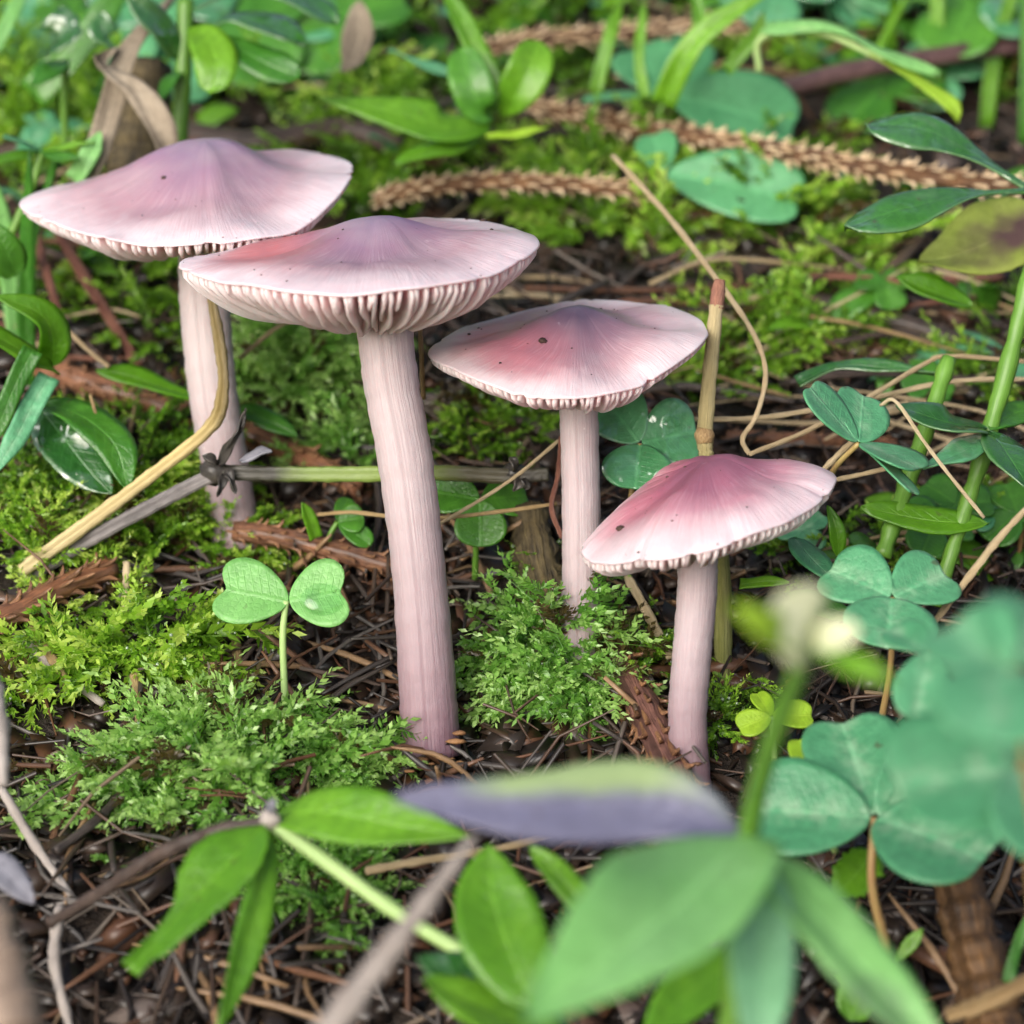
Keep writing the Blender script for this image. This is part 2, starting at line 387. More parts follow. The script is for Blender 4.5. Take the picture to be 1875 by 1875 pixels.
M['lime'] = leaf_mat('leaf_bright_green', (.10, .28, .014), (.19, .42, .024), .42, (.34, .66, .04), .32, .6)
M['green'] = leaf_mat('leaf_mid_green', (.045, .18, .018), (.10, .30, .03), .35, (.2, .5, .05), .3, .6)
M['gloss'] = leaf_mat('leaf_wet_green', (.020, .10, .016), (.045, .18, .025), .22, (.15, .45, .05), .32, .6, wet=1.0, edge=(.12, .24, .10))
M['teal'] = leaf_mat('leaf_sorrel_green', (.065, .27, .12), (.12, .39, .19), .25, (.25, .55, .15), .42, .7, vein=.3, sheen=.04, streak=.3)
M['tealwet'] = leaf_mat('leaf_sorrel_wet', (.06, .25, .095), (.11, .36, .16), .25, (.25, .55, .15), .36, .7, vein=.3, sheen=.1, wet=.9)
M['tealplain'] = leaf_mat('leaf_sorrel_plain', (.08, .30, .12), (.14, .42, .19), .3, (.3, .65, .2), .4, .6, vein=.3)
M['cream'] = leaf_mat('petal_cream', (.74, .78, .52), (.86, .88, .70), .4, (.8, .8, .5), .5, .3, vein=.1)
M['tealhighlit'] = leaf_mat('leaf_teal_highlit', (.18, .42, .22), (.30, .56, .34), .3, (.4, .7, .3), .35, .7, vein=.2)  # teal lightened to hold the leaf's white-blue highlight in its colour
M['soft'] = leaf_mat('leaf_soft_green', (.19, .47, .13), (.30, .60, .22), .4, (.4, .8, .16), .36, .6, vein=.5, blot=(.10, .16, .10), blot_amt=-.06)
M['pale'] = leaf_mat('leaf_seedling_green', (.17, .43, .11), (.27, .56, .19), .35, (.45, .8, .2), .4, .5, vein=.06)
M['yellow'] = leaf_mat('leaf_yellow_green', (.30, .50, .03), (.42, .62, .06), .42, (.6, .8, .1), .45, .4, vein=.2)
M['oldyellow'] = leaf_mat('leaf_fading_yellow', (.28, .36, .06), (.42, .46, .14), .4, (.6, .65, .2), .5, .3, vein=.4, blot=(.12, .07, .07), blot_amt=.04)
M['purple'] = leaf_mat('leaf_purple_grey', (.13, .13, .21), (.23, .23, .32), .2, (.25, .2, .3), .45, .5, vein=.2, half=(.24, .33, .15))
M['dryleaf'] = leaf_mat('leaf_dry_grey', (.22, .18, .13), (.40, .34, .26), .25, (.5, .42, .3), .7, .2, vein=.5)
M['greyleaf'] = leaf_mat('leaf_dead_blue_grey', (.14, .14, .17), (.26, .26, .30), .15, (.3, .28, .28), .6, .3, vein=.4)
M['twig'] = bark_mat('spruce_twig_tan', (.05, .022, .010), (.26, .13, .055), .65, 4.0)
M['twigred'] = bark_mat('spruce_twig_brown', (.04, .016, .010), (.26, .11, .05), .55, 4.0, wet=.3)
M['twigdark'] = bark_mat('spruce_twig_dark', (.018, .014, .012), (.13, .10, .085), .6, 4.0, wet=.2)
M['peg_tan'] = bark_mat('peg_tan', (.50, .34, .18), (.84, .68, .47), .6, 5.0)
M['peg_red'] = bark_mat('peg_brown', (.10, .045, .022), (.34, .17, .08), .5, 5.0, wet=.3)
M['peg_dark'] = bark_mat('peg_dark', (.035, .028, .024), (.19, .15, .12), .6, 5.0)
M['branch'] = bark_mat('branch_dark', (.020, .013, .010), (.10, .065, .050), .5, 2.5, wet=.25)
M['branchpurple'] = bark_mat('branch_purple', (.06, .028, .030), (.20, .11, .10), .35, 2.5, wet=.4)
M['stemred'] = bark_mat('stem_red_brown', (.11, .04, .028), (.30, .14, .09), .5, 4)
M['straw'] = bark_mat('straw', (.42, .31, .17), (.68, .56, .36), .5, 3, trans=.15)
M['strawdark'] = bark_mat('straw_dark', (.20, .12, .05), (.44, .32, .16), .5, 3)
M['strawstem'] = bark_mat('yellow_straw_stem', (.24, .17, .07), (.52, .42, .22), .45, 2, ramp_lu=[(0, (.60, .50, .28)), (.45, (.62, .48, .20)), (.56, (.17, .12, .025)), (1, (.07, .048, .010))], bump=.5)
M['greystem'] = bark_mat('square_grey_stem', (.03, .027, .027), (.22, .20, .20), .45, 2, bump=.3)
M['duostem'] = bark_mat('square_stem_green_black', (.012, .012, .010), (.10, .10, .05), .35, 2, ramp_lu=[(0, (.02, .017, .017)), (.16, (.022, .02, .02)), (.28, (.16, .24, .05)), (.55, (.20, .30, .05)), (.68, (.07, .06, .03)), (.85, (.025, .02, .02)), (1, (.02, .018, .016))], wet=.05, bump=.25)
M['node'] = bark_mat('stem_node_dark', (.012, .011, .010), (.07, .06, .05), .5, 5, wet=.3)
M['greenstem'] = bark_mat('green_stalk', (.07, .17, .02), (.14, .30, .04), .35, 1.5, bump=.1, trans=.15)
M['palestem'] = bark_mat('pale_green_stem', (.28, .44, .14), (.42, .58, .24), .4, 1.5, bump=.1, trans=.2)
M['olivestem'] = bark_mat('olive_woody_stem', (.14, .12, .04), (.40, .34, .16), .5, 2.5, ramp_lu=[(0, (.13, .16, .025)), (.4, (.19, .20, .04)), (.6, (.32, .27, .12)), (1, (.42, .34, .19))], bump=.6)
M['petiole'] = bark_mat('petiole_reddish', (.24, .12, .06), (.34, .30, .10), .4, 1.5, bump=.1)
M['mossbark'] = bark_mat('rotten_bark', (.022, .016, .008), (.16, .12, .05), .7, 3.5, bump=.8)
M['rot'] = bark_mat('rotten_red_wood', (.05, .02, .016), (.22, .10, .075), .7, 4, bump=.8)
M['stick'] = bark_mat('orange_brown_stick', (.03, .016, .008), (.22, .11, .035), .55, 1.6, bump=.6)
M['greytwig'] = bark_mat('weathered_grey_stalk', (.20, .17, .15), (.42, .38, .35), .6, 2.0, bump=.3)
M['mycel2'] = bark_mat('brown_dead_stem', (.14, .10, .075), (.28, .21, .16), .6, 2, bump=.4)
M['crumb'] = bark_mat('soil_crumb', (.02, .010, .008), (.06, .035, .025), .8, 8, bump=.8)
M['mycel'] = bark_mat('base_debris', (.10, .045, .018), (.34, .18, .075), .7, 6, bump=.6)
def glassmat():
    m, t, b, o = newmat('water'); q = NB(t); tr = q.n('BsdfTransparent'); tr.inputs[0].default_value = (.93, .98, .93, 1)
    gl = q.n('BsdfGlossy'); gl.inputs['Roughness'].default_value = .03; fr = q.n('Fresnel'); fr.inputs[0].default_value = 1.5
    ms = q.n('MixShader'); q.l(q.math('MULTIPLY', fr.outputs[0], q.math('SUBTRACT', 1.0, q.n('NewGeometry').outputs['Backfacing'])), ms.inputs[0]); q.l(tr.outputs[0], ms.inputs[1]); q.l(gl.outputs[0], ms.inputs[2]); q.l(ms.outputs[0], o.inputs[0]); return m
M['water'] = glassmat()
def beadmat():
    m, t, b, o = newmat('dew'); b.inputs['Base Color'].default_value = (.55, .7, .5, 1); b.inputs['Roughness'].default_value = .04; b.inputs['Transmission Weight'].default_value = .6; b.inputs['IOR'].default_value = 1.4; b.inputs['Specular IOR Level'].default_value = .8; return m
M['bead'] = beadmat()
M['soil'] = None
def soil():
    m, t, b, o = newmat('soil'); q = NB(t)
    n1 = q.noise(1.2, 6, .7); n2 = q.noise(7, 4, .7)
    c = q.ramp(q.math('ADD', q.math('MULTIPLY', n1, .6), q.math('MULTIPLY', n2, .4)), [(.35, (.006, .004, .003)), (.55, (.022, .014, .009)), (.72, (.06, .038, .022))])  # humus colours lowered to paint deeper shade into the hollows
    t.links.new(c, b.inputs['Base Color']); b.inputs['Roughness'].default_value = .75; b.inputs['Specular IOR Level'].default_value = .4
    t.links.new(q.bump(q.math('ADD', n1, n2), .9, .25), b.inputs['Normal']); return m
M['soil'] = soil()
M['litter'] = stuff_mat('litter', [(0, (.007, .005, .004)), (.4, (.017, .011, .008)), (.65, (.045, .026, .016)), (.8, (.10, .042, .02)), (.92, (.09, .080, .073)), (1, (.24, .16, .085))], .5, wet=.25)  # litter colours lowered likewise, shade of the gaps put into them
MOSS_STOPS = [(0, (.10, .06, .022)), (.05, (.07, .055, .015)), (.12, (.035, .09, .008)), (.3, (.08, .20, .012)), (.6, (.17, .35, .024)), (.85, (.30, .50, .05)), (1, (.44, .58, .11))]
M['moss'] = stuff_mat('moss', MOSS_STOPS, .38, .4, 1.8, .6)
M['mossblue'] = stuff_mat('moss_blue', [(0, (.10, .065, .022)), (.05, (.07, .06, .02)), (.12, (.03, .10, .015)), (.4, (.09, .25, .03)), (.7, (.19, .40, .07)), (1, (.36, .56, .17))], .36, .4, 1.7, .7)  # palest stops paint the cool highlights on shoot tips

# ------------------------------------------------------------------ ground
def axis_steps(lo, hi, fine_lo, fine_hi, f, g):
    out = list(np.arange(fine_lo, fine_hi, f)); s = f; x = fine_hi
    while x < hi: out.append(x); s *= g; x += s
    out.append(hi); s = f; x = fine_lo; pre = []
    while x > lo: s *= g; x -= s; pre.append(max(x, lo))
    return np.array(sorted(set(pre + out)))
gx = axis_steps(-220, 220, -9, 9, .13, 1.14); gy = axis_steps(-90, 320, -6, 14, .13, 1.14)
GX, GY = np.meshgrid(gx, gy); GZ = gz(GX, GY)
nx, ny = len(gx), len(gy)
gv = np.stack([GX.ravel(), GY.ravel(), GZ.ravel()], 1)
i0 = (np.arange(ny - 1)[:, None] * nx + np.arange(nx - 1)[None]).ravel()
gf = np.stack([i0, i0 + 1, i0 + nx + 1, i0 + nx], 1)
g = mobj('ground', gv, gf, M['soil'], base=np.zeros(3)); g['kind'] = 'structure'; g['label'] = 'dark humus soil of the sloping forest floor'

# ------------------------------------------------------------------ mushrooms
def crumb_mesh(seed, n=10, m=7):
    r = np.random.default_rng(seed); V = []; F = []
    for i in range(m):
        a = math.pi * i / (m - 1)
        for j in range(n):
            b = 2 * math.pi * j / n; k = .75 + .5 * r.random()
            V.append((math.sin(a) * math.cos(b) * k, math.sin(a) * math.sin(b) * k * .8, math.cos(a) * k * .7))
    for i in range(m - 1):
        for j in range(n): F.append((i * n + j, (i + 1) * n + j, (i + 1) * n + (j + 1) % n, i * n + (j + 1) % n))
    return np.array(V), F
CAPS = {}
def mushroom(key, label, rim, apex, wu, stem, stemw, ngill, gd, matcap, matgill, matstem, matunder, split=None, thick=.06, us=.34, bed=.26):
    rimw = spline([P(*r) for r in rim], 192, closed=True)
    nph = len(rimw); Cb = rimw.mean(0); A = P(*apex); dA = A - Cb
    base = P(*stem[-1]); th = thing('mushroom', label, 'mushroom', base, 'lilac pink mushrooms growing together')
    up = np.array([0, 0, 1.0])
    r = np.random.default_rng(hash(key) % 1000 if False else sum(map(ord, key)))
    ph = np.linspace(0, 2 * np.pi, nph, endpoint=False); pp = r.random(8) * 6.28
    wob = 1 + .008 * np.sin(5 * ph + pp[0]) + .004 * np.sin(11 * ph + pp[1]) + .002 * np.sin(23 * ph + pp[2])
    rimw = Cb + (rimw - Cb) * wob[:, None]; rimw[:, 2] += .016 * np.sin(6 * ph + pp[3]) + .006 * np.sin(13 * ph + pp[4])
    split = list(split or []) + [(r.random() * 6.28, r.uniform(.008, .03), r.uniform(.01, .055)) for _ in range(12)]
    if split:                                                   # notches torn into the margin
        for (f0, wdt, dep) in split:
            k = dep * np.exp(-((np.angle(np.exp(1j * (ph - f0)))) / wdt) ** 2); rimw = Cb + (rimw - Cb) * (1 - k)[:, None]
    def f(rho): return wu * np.exp(-(rho / us) ** 2.3) * (1 - rho ** 4) + (1 - wu) * (1 - rho ** 3.2)
    def surf(rho, i, und=False):
        q = Cb + (rimw[i] - Cb) * rho + dA * f(rho)
        q = q + up * (.035 * math.sin(3 * ph[i] + pp[5]) + .03 * math.sin(5 * ph[i] + pp[6] + rho * 2)) * rho * rho * (1 - rho) * 5
        q = q + up * ((vnoise(q[0] * 1.7 + 31, q[1] * 1.7 + 7) - .5) * .13 * min(1, 3 * (1 - rho)) + (vnoise(q[0] * 5 + 3, q[1] * 5 + 17) - .5) * .022 * min(1, 4 * (1 - rho)))
        if und: q = q - up * (thick * (1 - .55 * rho ** 6) + bed * (1 - rho ** 2.2))
        return q
    rhos = np.concatenate([np.linspace(0, .9, 22)[1:], [.93, .96, .98, .992, 1.0]])
    V = [surf(0, 0)]; rho_a = [0]; ca = [1]; sa = [0]; F = []; mi = []
    for rh in rhos:
        for i in range(nph):
            V.append(surf(rh, i)); rho_a.append(rh); ca.append(math.cos(ph[i])); sa.append(math.sin(ph[i]))
    nr = len(rhos); I = lambda k, i: 1 + k * nph + i % nph
    for i in range(nph): F.append((0, I(0, i), I(0, i + 1))); mi.append(0)
    for k in range(nr - 1):
        for i in range(nph): F.append((I(k, i), I(k + 1, i), I(k + 1, i + 1), I(k, i + 1))); mi.append(0)
    off = len(V); ur = [1.0, .985, .95, .85, .7, .5, .3, .12]
    for a_, rh in enumerate(ur):
        for i in range(nph):
            q = surf(rh, i, True)
            if a_ == 0: q = surf(1.0, i) - up * thick * .35 + (rimw[i] - Cb) * .004
            V.append(q); rho_a.append(1.0 if a_ < 2 else rh); ca.append(math.cos(ph[i])); sa.append(math.sin(ph[i]))
    J = lambda k, i: off + k * nph + i % nph
    for i in range(nph): F.append((I(nr - 1, i), J(0, i), J(0, i + 1), I(nr - 1, i + 1))); mi.append(0)
    for k in range(len(ur) - 1):
        for i in range(nph): F.append((J(k, i), J(k + 1, i), J(k + 1, i + 1), J(k, i + 1))); mi.append(0 if k == 0 else 1)
    F.append(tuple(J(len(ur) - 1, i) for i in range(nph))[::-1]); mi.append(1)
    capo = mobj('cap', V, F, [matcap, matunder], th, {'rho': rho_a, 'cph': ca, 'sph': sa}, mi)
    CAPS[key] = (th, np.array(V[:off]))
    sv = []; sf = []; k0 = 0                                    # grains of dirt stuck to the skin
    for _ in range(26):
        c_ = V[r.integers(nph * 4, off)]; cv_, cf_ = crumb_mesh(int(r.integers(999)), 6, 4); sz = .007 + .016 * r.random() ** 2
        sv.append(cv_ * sz + c_); sf += [tuple(x + k0 for x in q_) for q_ in cf_]; k0 += len(cv_)
    gr = subpart('dirt_grains', np.concatenate(sv), sf, M['crumb'], capo, th, {'lu': np.zeros(k0), 'lv': np.zeros(k0)}); gr['kind'] = 'stuff'
    # gills: long ones reach the stem, short ones stop half way
    nc = 15
    for kx in range(ngill):
        short = kx % 2 == 1; vshort = kx % 4 == 3
        fi = (kx + .25 * (r.random() - .5)) / ngill * nph; ia = int(fi) % nph
        r0 = (.74 + .06 * r.random() if vshort else .5 + .1 * r.random()) if short else .15
        gs = np.linspace(.985, r0, nc); pts_t = []; pts_b = []
        wavea = .010 + .02 * r.random(); wp = r.random() * 6.28
        gg = gd * (.93 + .14 * r.random()) * (.92 if short else 1)
        tang = unit(rimw[(ia + 1) % nph] - rimw[ia - 1])
        for s_ in gs:
            top = surf(s_, ia, True) + up * .02
            dep = gg * (1 - s_ ** 3.2) ** .62
            if short: dep *= np.clip((s_ - r0) / .16, 0, 1) ** .6 * .96 + .04
            else: dep *= np.clip(.55 + (s_ - .15) * 3.0, .55, 1)
            lat = tang * wavea * math.sin(s_ * 14 + wp) * (1 if s_ < .96 else 0)
            pts_t.append(top); pts_b.append(top - up * (dep + .035) + lat + tang * .02 * math.sin(s_ * 5 + wp))
        T0, T1 = .026, .017; Vg = []
        for a_, b_ in zip(pts_t, pts_b):
            md = a_ * .45 + b_ * .55
            Vg += [a_ - tang * T0, a_ + tang * T0, md + tang * T0 * .9, b_ + tang * T1, b_ - tang * T1, md - tang * T0 * .9]
        Fg = []
        for c_ in range(nc - 1):
            for e in range(6): Fg.append((c_ * 6 + e, c_ * 6 + (e + 1) % 6, c_ * 6 + 6 + (e + 1) % 6, c_ * 6 + 6 + e))
        Fg.append((5, 4, 3, 2, 1, 0)); Fg.append(tuple((nc - 1) * 6 + e for e in range(6)))
        subpart('gill', Vg, Fg, matgill, capo, th, {'lu': np.repeat(np.linspace(1, 0, nc), 6), 'lv': [0] * (nc * 6)})
    # stem
    sp = [Cb * .35 + P(*stem[0]) * .65 + up * .1] + [P(*q) for q in stem]; sp[0] = P(*stem[0]) * .25 + (Cb + dA * .2) * .75
    rad = [stemw[0] * 1.12] + list(stemw)
    Vt, Ft, at = tube(sp, [x / 2 for x in rad], n=44, m=90, rough=.03, lump=.022, seed=3)
    mobj('stem', Vt, Ft, matstem, th, at)
    return th

lil = (.245, .15, .225)
cap1 = cap_mat('cap_lilac', (.215, .145, .255), (.31, .20, .28), (.44, .305, .35), (.74, .62, .66), red_amt=.12)
cap2 = cap_mat('cap_lilac_rose', (.17, .11, .235), (.28, .175, .25), (.40, .265, .31), (.74, .61, .65), red=(.52, .13, .13), red_dir=(-1, .35), red_amt=.8)
cap3 = cap_mat('cap_purple_eye', (.105, .075, .125), (.26, .15, .20), (.48, .31, .35), (.74, .61, .64), red=(.62, .19, .24), red_dir=(-.95, -.35), red_amt=.75)
cap4 = cap_mat('cap_magenta', (.20, .075, .12), (.30, .105, .165), (.46, .23, .29), (.72, .57, .61), red=(.46, .12, .17), red_dir=(-.95, .1), red_amt=.5)
gillm = flesh_mat('gill_pale_pink', (.92, .76, .77), (.95, .84, .85), .3, specks=False, trans=.4)
under = flesh_mat('gill_bed_rose', (.82, .34, .37), (.88, .44, .47), .2, specks=False, trans=.5)
stem1 = flesh_mat('stem_pale', (.355, .305, .31), (.415, .36, .36), .35, base_col=(.33, .24, .265))
stem2 = flesh_mat('stem_lilac_base', (.345, .28, .295), (.405, .34, .35), .35, base_col=(.17, .092, .12))
stem3 = flesh_mat('stem_grey_pink', (.335, .275, .29), (.385, .325, .335), .35, base_col=(.27, .195, .215))
stem4 = flesh_mat('stem_violet_base', (.335, .27, .29), (.385, .32, .335), .35, base_col=(.15, .075, .10))

d1, d2, d3, d4 = 30.9, 28.0, 28.7, 27.4
mushroom('m1', 'tall lilac mushroom whose pointed wavy cap overhangs the wide gilled cap beside it',
  [(647, 312, d1), (565, 281, d1 + 1.5), (370, 292, d1 + 2.1), (180, 326, d1 + 1.5), (38, 371, d1), (165, 430, d1 - 1.3), (385, 446, d1 - 2.0), (560, 408, d1 - 1.4)],
  (375, 259, d1), .76, [(372, 440, d1), (375, 560, d1), (390, 720, d1 - .05), (412, 850, d1), (436, 1010, d1 + .05)], [.62, .62, .60, .58, .60], 128, .36, cap1, gillm, stem1, under, us=.43)
mushroom('m2', 'largest pink mushroom with deep white gills showing and thick stem darkening to purple',
  [(990, 446, d2), (880, 404, d2 + 1.4), (700, 412, d2 + 2.0), (500, 440, d2 + 1.5), (333, 482, d2 + .1), (440, 520, d2 - 1.3), (640, 536, d2 - 2.0), (860, 510, d2 - 1.45)],
  (688, 398, d2), .62, [(700, 570, d2), (716, 700, d2), (743, 850, d2), (766, 1040, d2), (781, 1230, d2), (790, 1385, d2)], [.62, .62, .62, .60, .64, .66], 118, .47, cap2, gillm, stem2, under, us=.32, bed=.36)
mushroom('m3', 'pink mushroom with dark purple cap centre and slender pale stem rising behind moss',
  [(1297, 606, d3), (1220, 562, d3 + 1.15), (1090, 549, d3 + 1.55), (920, 578, d3 + 1.2), (789, 636, d3), (865, 692, d3 - 1.1), (1030, 729, d3 - 1.55), (1190, 694, d3 - 1.1)],
  (1058, 566, d3), .62, [(1058, 700, d3), (1062, 830, d3), (1065, 1000, d3), (1062, 1180, d3), (1060, 1330, d3)], [.46, .44, .45, .44, .45], 108, .30, cap3, gillm, stem3, under, us=.32)
mushroom('m4', 'smallest magenta pink mushroom with tilted pointed cap and nicked margin beside the wood sorrel',
  [(1532, 878, d4), (1470, 856, d4 + .95), (1330, 868, d4 + 1.35), (1195, 888, d4 + 1.05), (1068, 998, d4), (1130, 1030, d4 - .85), (1280, 1008, d4 - 1.35), (1445, 952, d4 - .95)],
  (1290, 848, d4), .34, [(1280, 1000, d4), (1276, 1090, d4), (1266, 1210, d4), (1259, 1330, d4), (1272, 1475, d4)], [.44, .44, .43, .43, .40], 100, .40, cap4, gillm, stem4, under, split=[(2.55, .06, .16)])

def on_cap(key, px, py):
    th, V = CAPS[key]
    d = V - CAM; z = d @ FW; x = 937.5 + (d @ RT) / z / K; y = 937.5 - (d @ UP) / z / K
    e = (x - px) ** 2 + (y - py) ** 2 + (z - z.min()) * 6
    return V[np.argmin(e)]
for i, (k, px, py, sz, lab) in enumerate([('m3', 992, 628, .055, 'dark soil crumb stuck on the purple eyed cap'), ('m4', 1137, 968, .05, 'rounded dark crumb on the magenta cap'),
        ('m4', 1120, 950, .03, 'tiny dark crumb above a bigger one on the magenta cap'), ('m1', 300, 326, .035, 'small dark crumb on the tall pointed cap'),
        ('m2', 885, 404, .04, 'brown crumb on the back rim of the widest cap'), ('m2', 900, 420, .022, 'tiny speck of dirt on the widest cap'), ('m3', 862, 613, .022, 'black speck near the pale rim of the purple eyed cap')]):
    V, F = crumb_mesh(i); p = on_cap(k, px, py)
    tag(mobj('soil_crumb', V * sz + p, F, M['crumb'], base=p), lab, 'crumb', 'soil crumbs on the mushroom caps')

# ------------------------------------------------------------------ twigs, branches, stalks
def line(name, label, cat, pts, rad, mat, group=None, n=8, m=None, **k):
    p = [Q(*q) for q in pts]; V, F, a = tube(p, rad, n=n, m=m or max(14, 7 * len(p)), **k)
    o = mobj(name, V, F, M[mat], base=p[0], attrs=a); return tag(o, label, cat, group)
def peg_mesh():
    # a woody leaf cushion: low ridge along the twig ending in a raised, blunt peg; +X along twig, +Z outwards
    sec = [(-1.4, .10, .02), (-.7, .26, .12), (0, .30, .30), (.40, .27, .66), (.66, .20, 1.15), (.80, .15, 1.25)]
    V = []; F = []
    for x, wd, h in sec:
        V += [(x, -wd, -.35 if x < .5 else h - .6), (x, -wd * .7, h * .8), (x, 0, h), (x, wd * .7, h * .8), (x, wd, -.35 if x < .5 else h - .6)]
    for i in range(len(sec) - 1):
        for j in range(4): F.append((i * 5 + j, i * 5 + j + 1, i * 5 + 6 + j, i * 5 + 5 + j))
        F.append((i * 5 + 4, i * 5, i * 5 + 5, i * 5 + 9))
    F.append(tuple(range((len(sec) - 1) * 5, len(sec) * 5)))
    return np.array(V), F
pv, pf = peg_mesh(); PEG = {}
for k in ('peg_tan', 'peg_red', 'peg_dark'):
    PEG[k] = raw_mesh('peg', pv, pf, {'lu': pv[:, 0] * .1 + .5, 'lv': pv[:, 1]}, [M[k]])
def spruce_twig(label, pts, rad, mat, peg, size=1.0, step=.17, group='peg covered spruce twigs', rev=False):
    p = [Q(*q) for q in pts]
    if rev: p = p[::-1]
    th = thing('spruce_twig', label, 'twig', p[0], group)
    L = sum(np.linalg.norm(np.subtract(p[i + 1], p[i])) for i in range(len(p) - 1)); m = max(20, int(L / .12))
    V, F, a = tube(p, [rad * 1.0, rad * .95, rad * .85], n=12, m=m, rough=.22, lump=.05)
    mobj('bark', V, F, M[mat], th, a)
    sp = spline(p, m); t, N, B = frames(sp); cnt = min(290, int(L / step * 4.4)); r = np.random.default_rng(int(abs(p[0][0] * 100)) + 5)
    for k in range(cnt):
        f = (k + .5) / cnt * (m - 1); i = int(f); q = sp[i] + (sp[min(i + 1, m - 1)] - sp[i]) * (f - i)
        ang = k * 2.399 + r.normal() * .2; out = N[i] * math.cos(ang) + B[i] * math.sin(ang)
        x = unit(t[i]); y = np.cross(out, x)
        s_ = rad * (.5 + .22 * r.random()) * size
        mt = Matrix(((x[0] * s_ * 1.15, y[0] * s_, out[0] * s_, 0), (x[1] * s_ * 1.15, y[1] * s_, out[1] * s_, 0), (x[2] * s_ * 1.15, y[2] * s_, out[2] * s_, 0), (0, 0, 0, 1)))
        o = bpy.data.objects.new('peg', PEG[peg]); col.objects.link(o); o.parent = th['o']
        mt.translation = Vector((q + out * rad * .88 - th['_b']) * S); o.matrix_local = mt
    return th
spruce_twig('long tan spruce twig covered in pegs running under the glossy wet leaves', [(975, 195, 1.2), (1100, 222, 1.2), (1250, 247, 2.0), (1420, 275, 2.3), (1600, 308, 2.6), (1890, 347, 3.0)], .15, 'twig', 'peg_tan')
spruce_twig('pinkish tan spruce twig crossing behind the grass stems at the back of the clearing', [(870, 98, 1.2), (960, 75, 1.2), (1100, 64, 1.2), (1250, 50, 1.2), (1370, 42, 1.2)], .14, 'twig', 'peg_tan')
spruce_twig('arched tan spruce twig lying behind the widest mushroom cap', [(690, 368, 1.6), (760, 345, 1.9), (900, 333, 2.0), (1050, 338, 2.0), (1195, 352, 1.9)], .13, 'twig', 'peg_tan')
spruce_twig('short reddish spruce twig on moss behind the purple eyed mushroom', [(1130, 388, .5), (1230, 393, .5), (1328, 405, .5)], .13, 'twigred', 'peg_red')
spruce_twig('broken brown spruce twig passing behind the stem of the tall mushroom', [(72, 672, .7), (160, 700, .7), (250, 728, .6), (355, 765, .45), (450, 795, .3), (560, 840, .2), (660, 895, .1)], .15, 'twigred', 'peg_red')
spruce_twig('wet dark brown spruce twig resting under the grey square stalk', [(-30, 1150, .9), (60, 1103, .9), (130, 1068, .8), (205, 1040, .6)], .15, 'twigred', 'peg_red')
spruce_twig('half buried brown spruce twig between the bases of the two tallest mushrooms', [(430, 972, .5), (520, 985, .5), (620, 1010, .45), (735, 1045, .4)], .13, 'twigred', 'peg_red')
spruce_twig('dark grey spruce twig between two stems under the purple eyed cap', [(740, 728, .5), (850, 753, .5), (950, 780, .5), (1040, 805, .5)], .14, 'twigdark', 'peg_dark')
spruce_twig('crumbling red brown spruce twig leaning against the smallest mushroom', [(1105, 1150, .3), (1150, 1240, .45), (1200, 1340, .5), (1262, 1470, .5)], .20, 'rot', 'peg_red', .9)
spruce_twig('thin reddish spruce twig behind the small mushroom cap among straw', [(1330, 800, .3), (1480, 805, .3), (1640, 812, .2)], .09, 'twigred', 'peg_red')

line('fallen_branch', 'thick dark wet branch lying behind the tall pointed cap', 'branch', [(300, 235, 1.0), (450, 262, 1.0), (560, 248, 1.1), (640, 238, 1.1), (735, 270, .9)], [.16, .2, .19, .2, .16], 'branch', rough=.1)
line('fallen_branch', 'dark branch end lying beside the dry curled leaf', 'branch', [(-40, 280, .8), (70, 272, .8), (170, 262, .8)], .14, 'branch', rough=.1)
line('fallen_branch', 'smooth purple brown branch under the pale sorrel leaves', 'branch', [(1430, 165, 1.5), (1550, 133, 1.6), (1700, 106, 1.7), (1900, 78, 1.8)], [.15, .16, .15, .14], 'branchpurple', rough=.06)
line('fallen_branch', 'thin dark branch curving past the green plant stem', 'branch', [(1300, 470, .5), (1420, 528, .7), (1560, 568, .8), (1700, 606, .8), (1890, 672, .7)], [.09, .10, .12, .13, .09], 'branch', rough=.12)
line('side_twig', 'dark side twig bending down from the glossy leaves to the thin branch', 'twig', [(1535, 568, .8), (1600, 520, .9), (1665, 460, 1.0), (1705, 410, 1.1)], [.08, .09, .07], 'branch')
line('side_twig', 'grey twig forked on the moss under the glossy leaves', 'twig', [(1300, 440, .5), (1370, 492, .6), (1470, 455, .7), (1560, 438, .7)], [.08, .08, .05], 'branch')
line('thin_twig', 'straight thin brown twig touching the back of the purple eyed cap', 'twig', [(960, 528, .7), (1200, 531, .7), (1430, 520, .7), (1585, 508, .6)], [.04, .045, .03], 'twigred')
line('dead_stalk', 'short red brown stalk hanging below the tip of the pointed cap', 'stalk', [(52, 380, 2.2), (72, 450, 1.8), (92, 520, 1.5), (108, 570, 1.0)], [.06, .07, .05], 'stemred', 'red brown stalks under the pointed cap')
line('dead_stalk', 'long hairy brown stalk slanting beneath the pointed cap', 'stalk', [(98, 410, 1.8), (150, 500, 1.4), (200, 580, .9), (262, 680, .3)], [.06, .085, .08, .06], 'stemred', 'red brown stalks under the pointed cap')
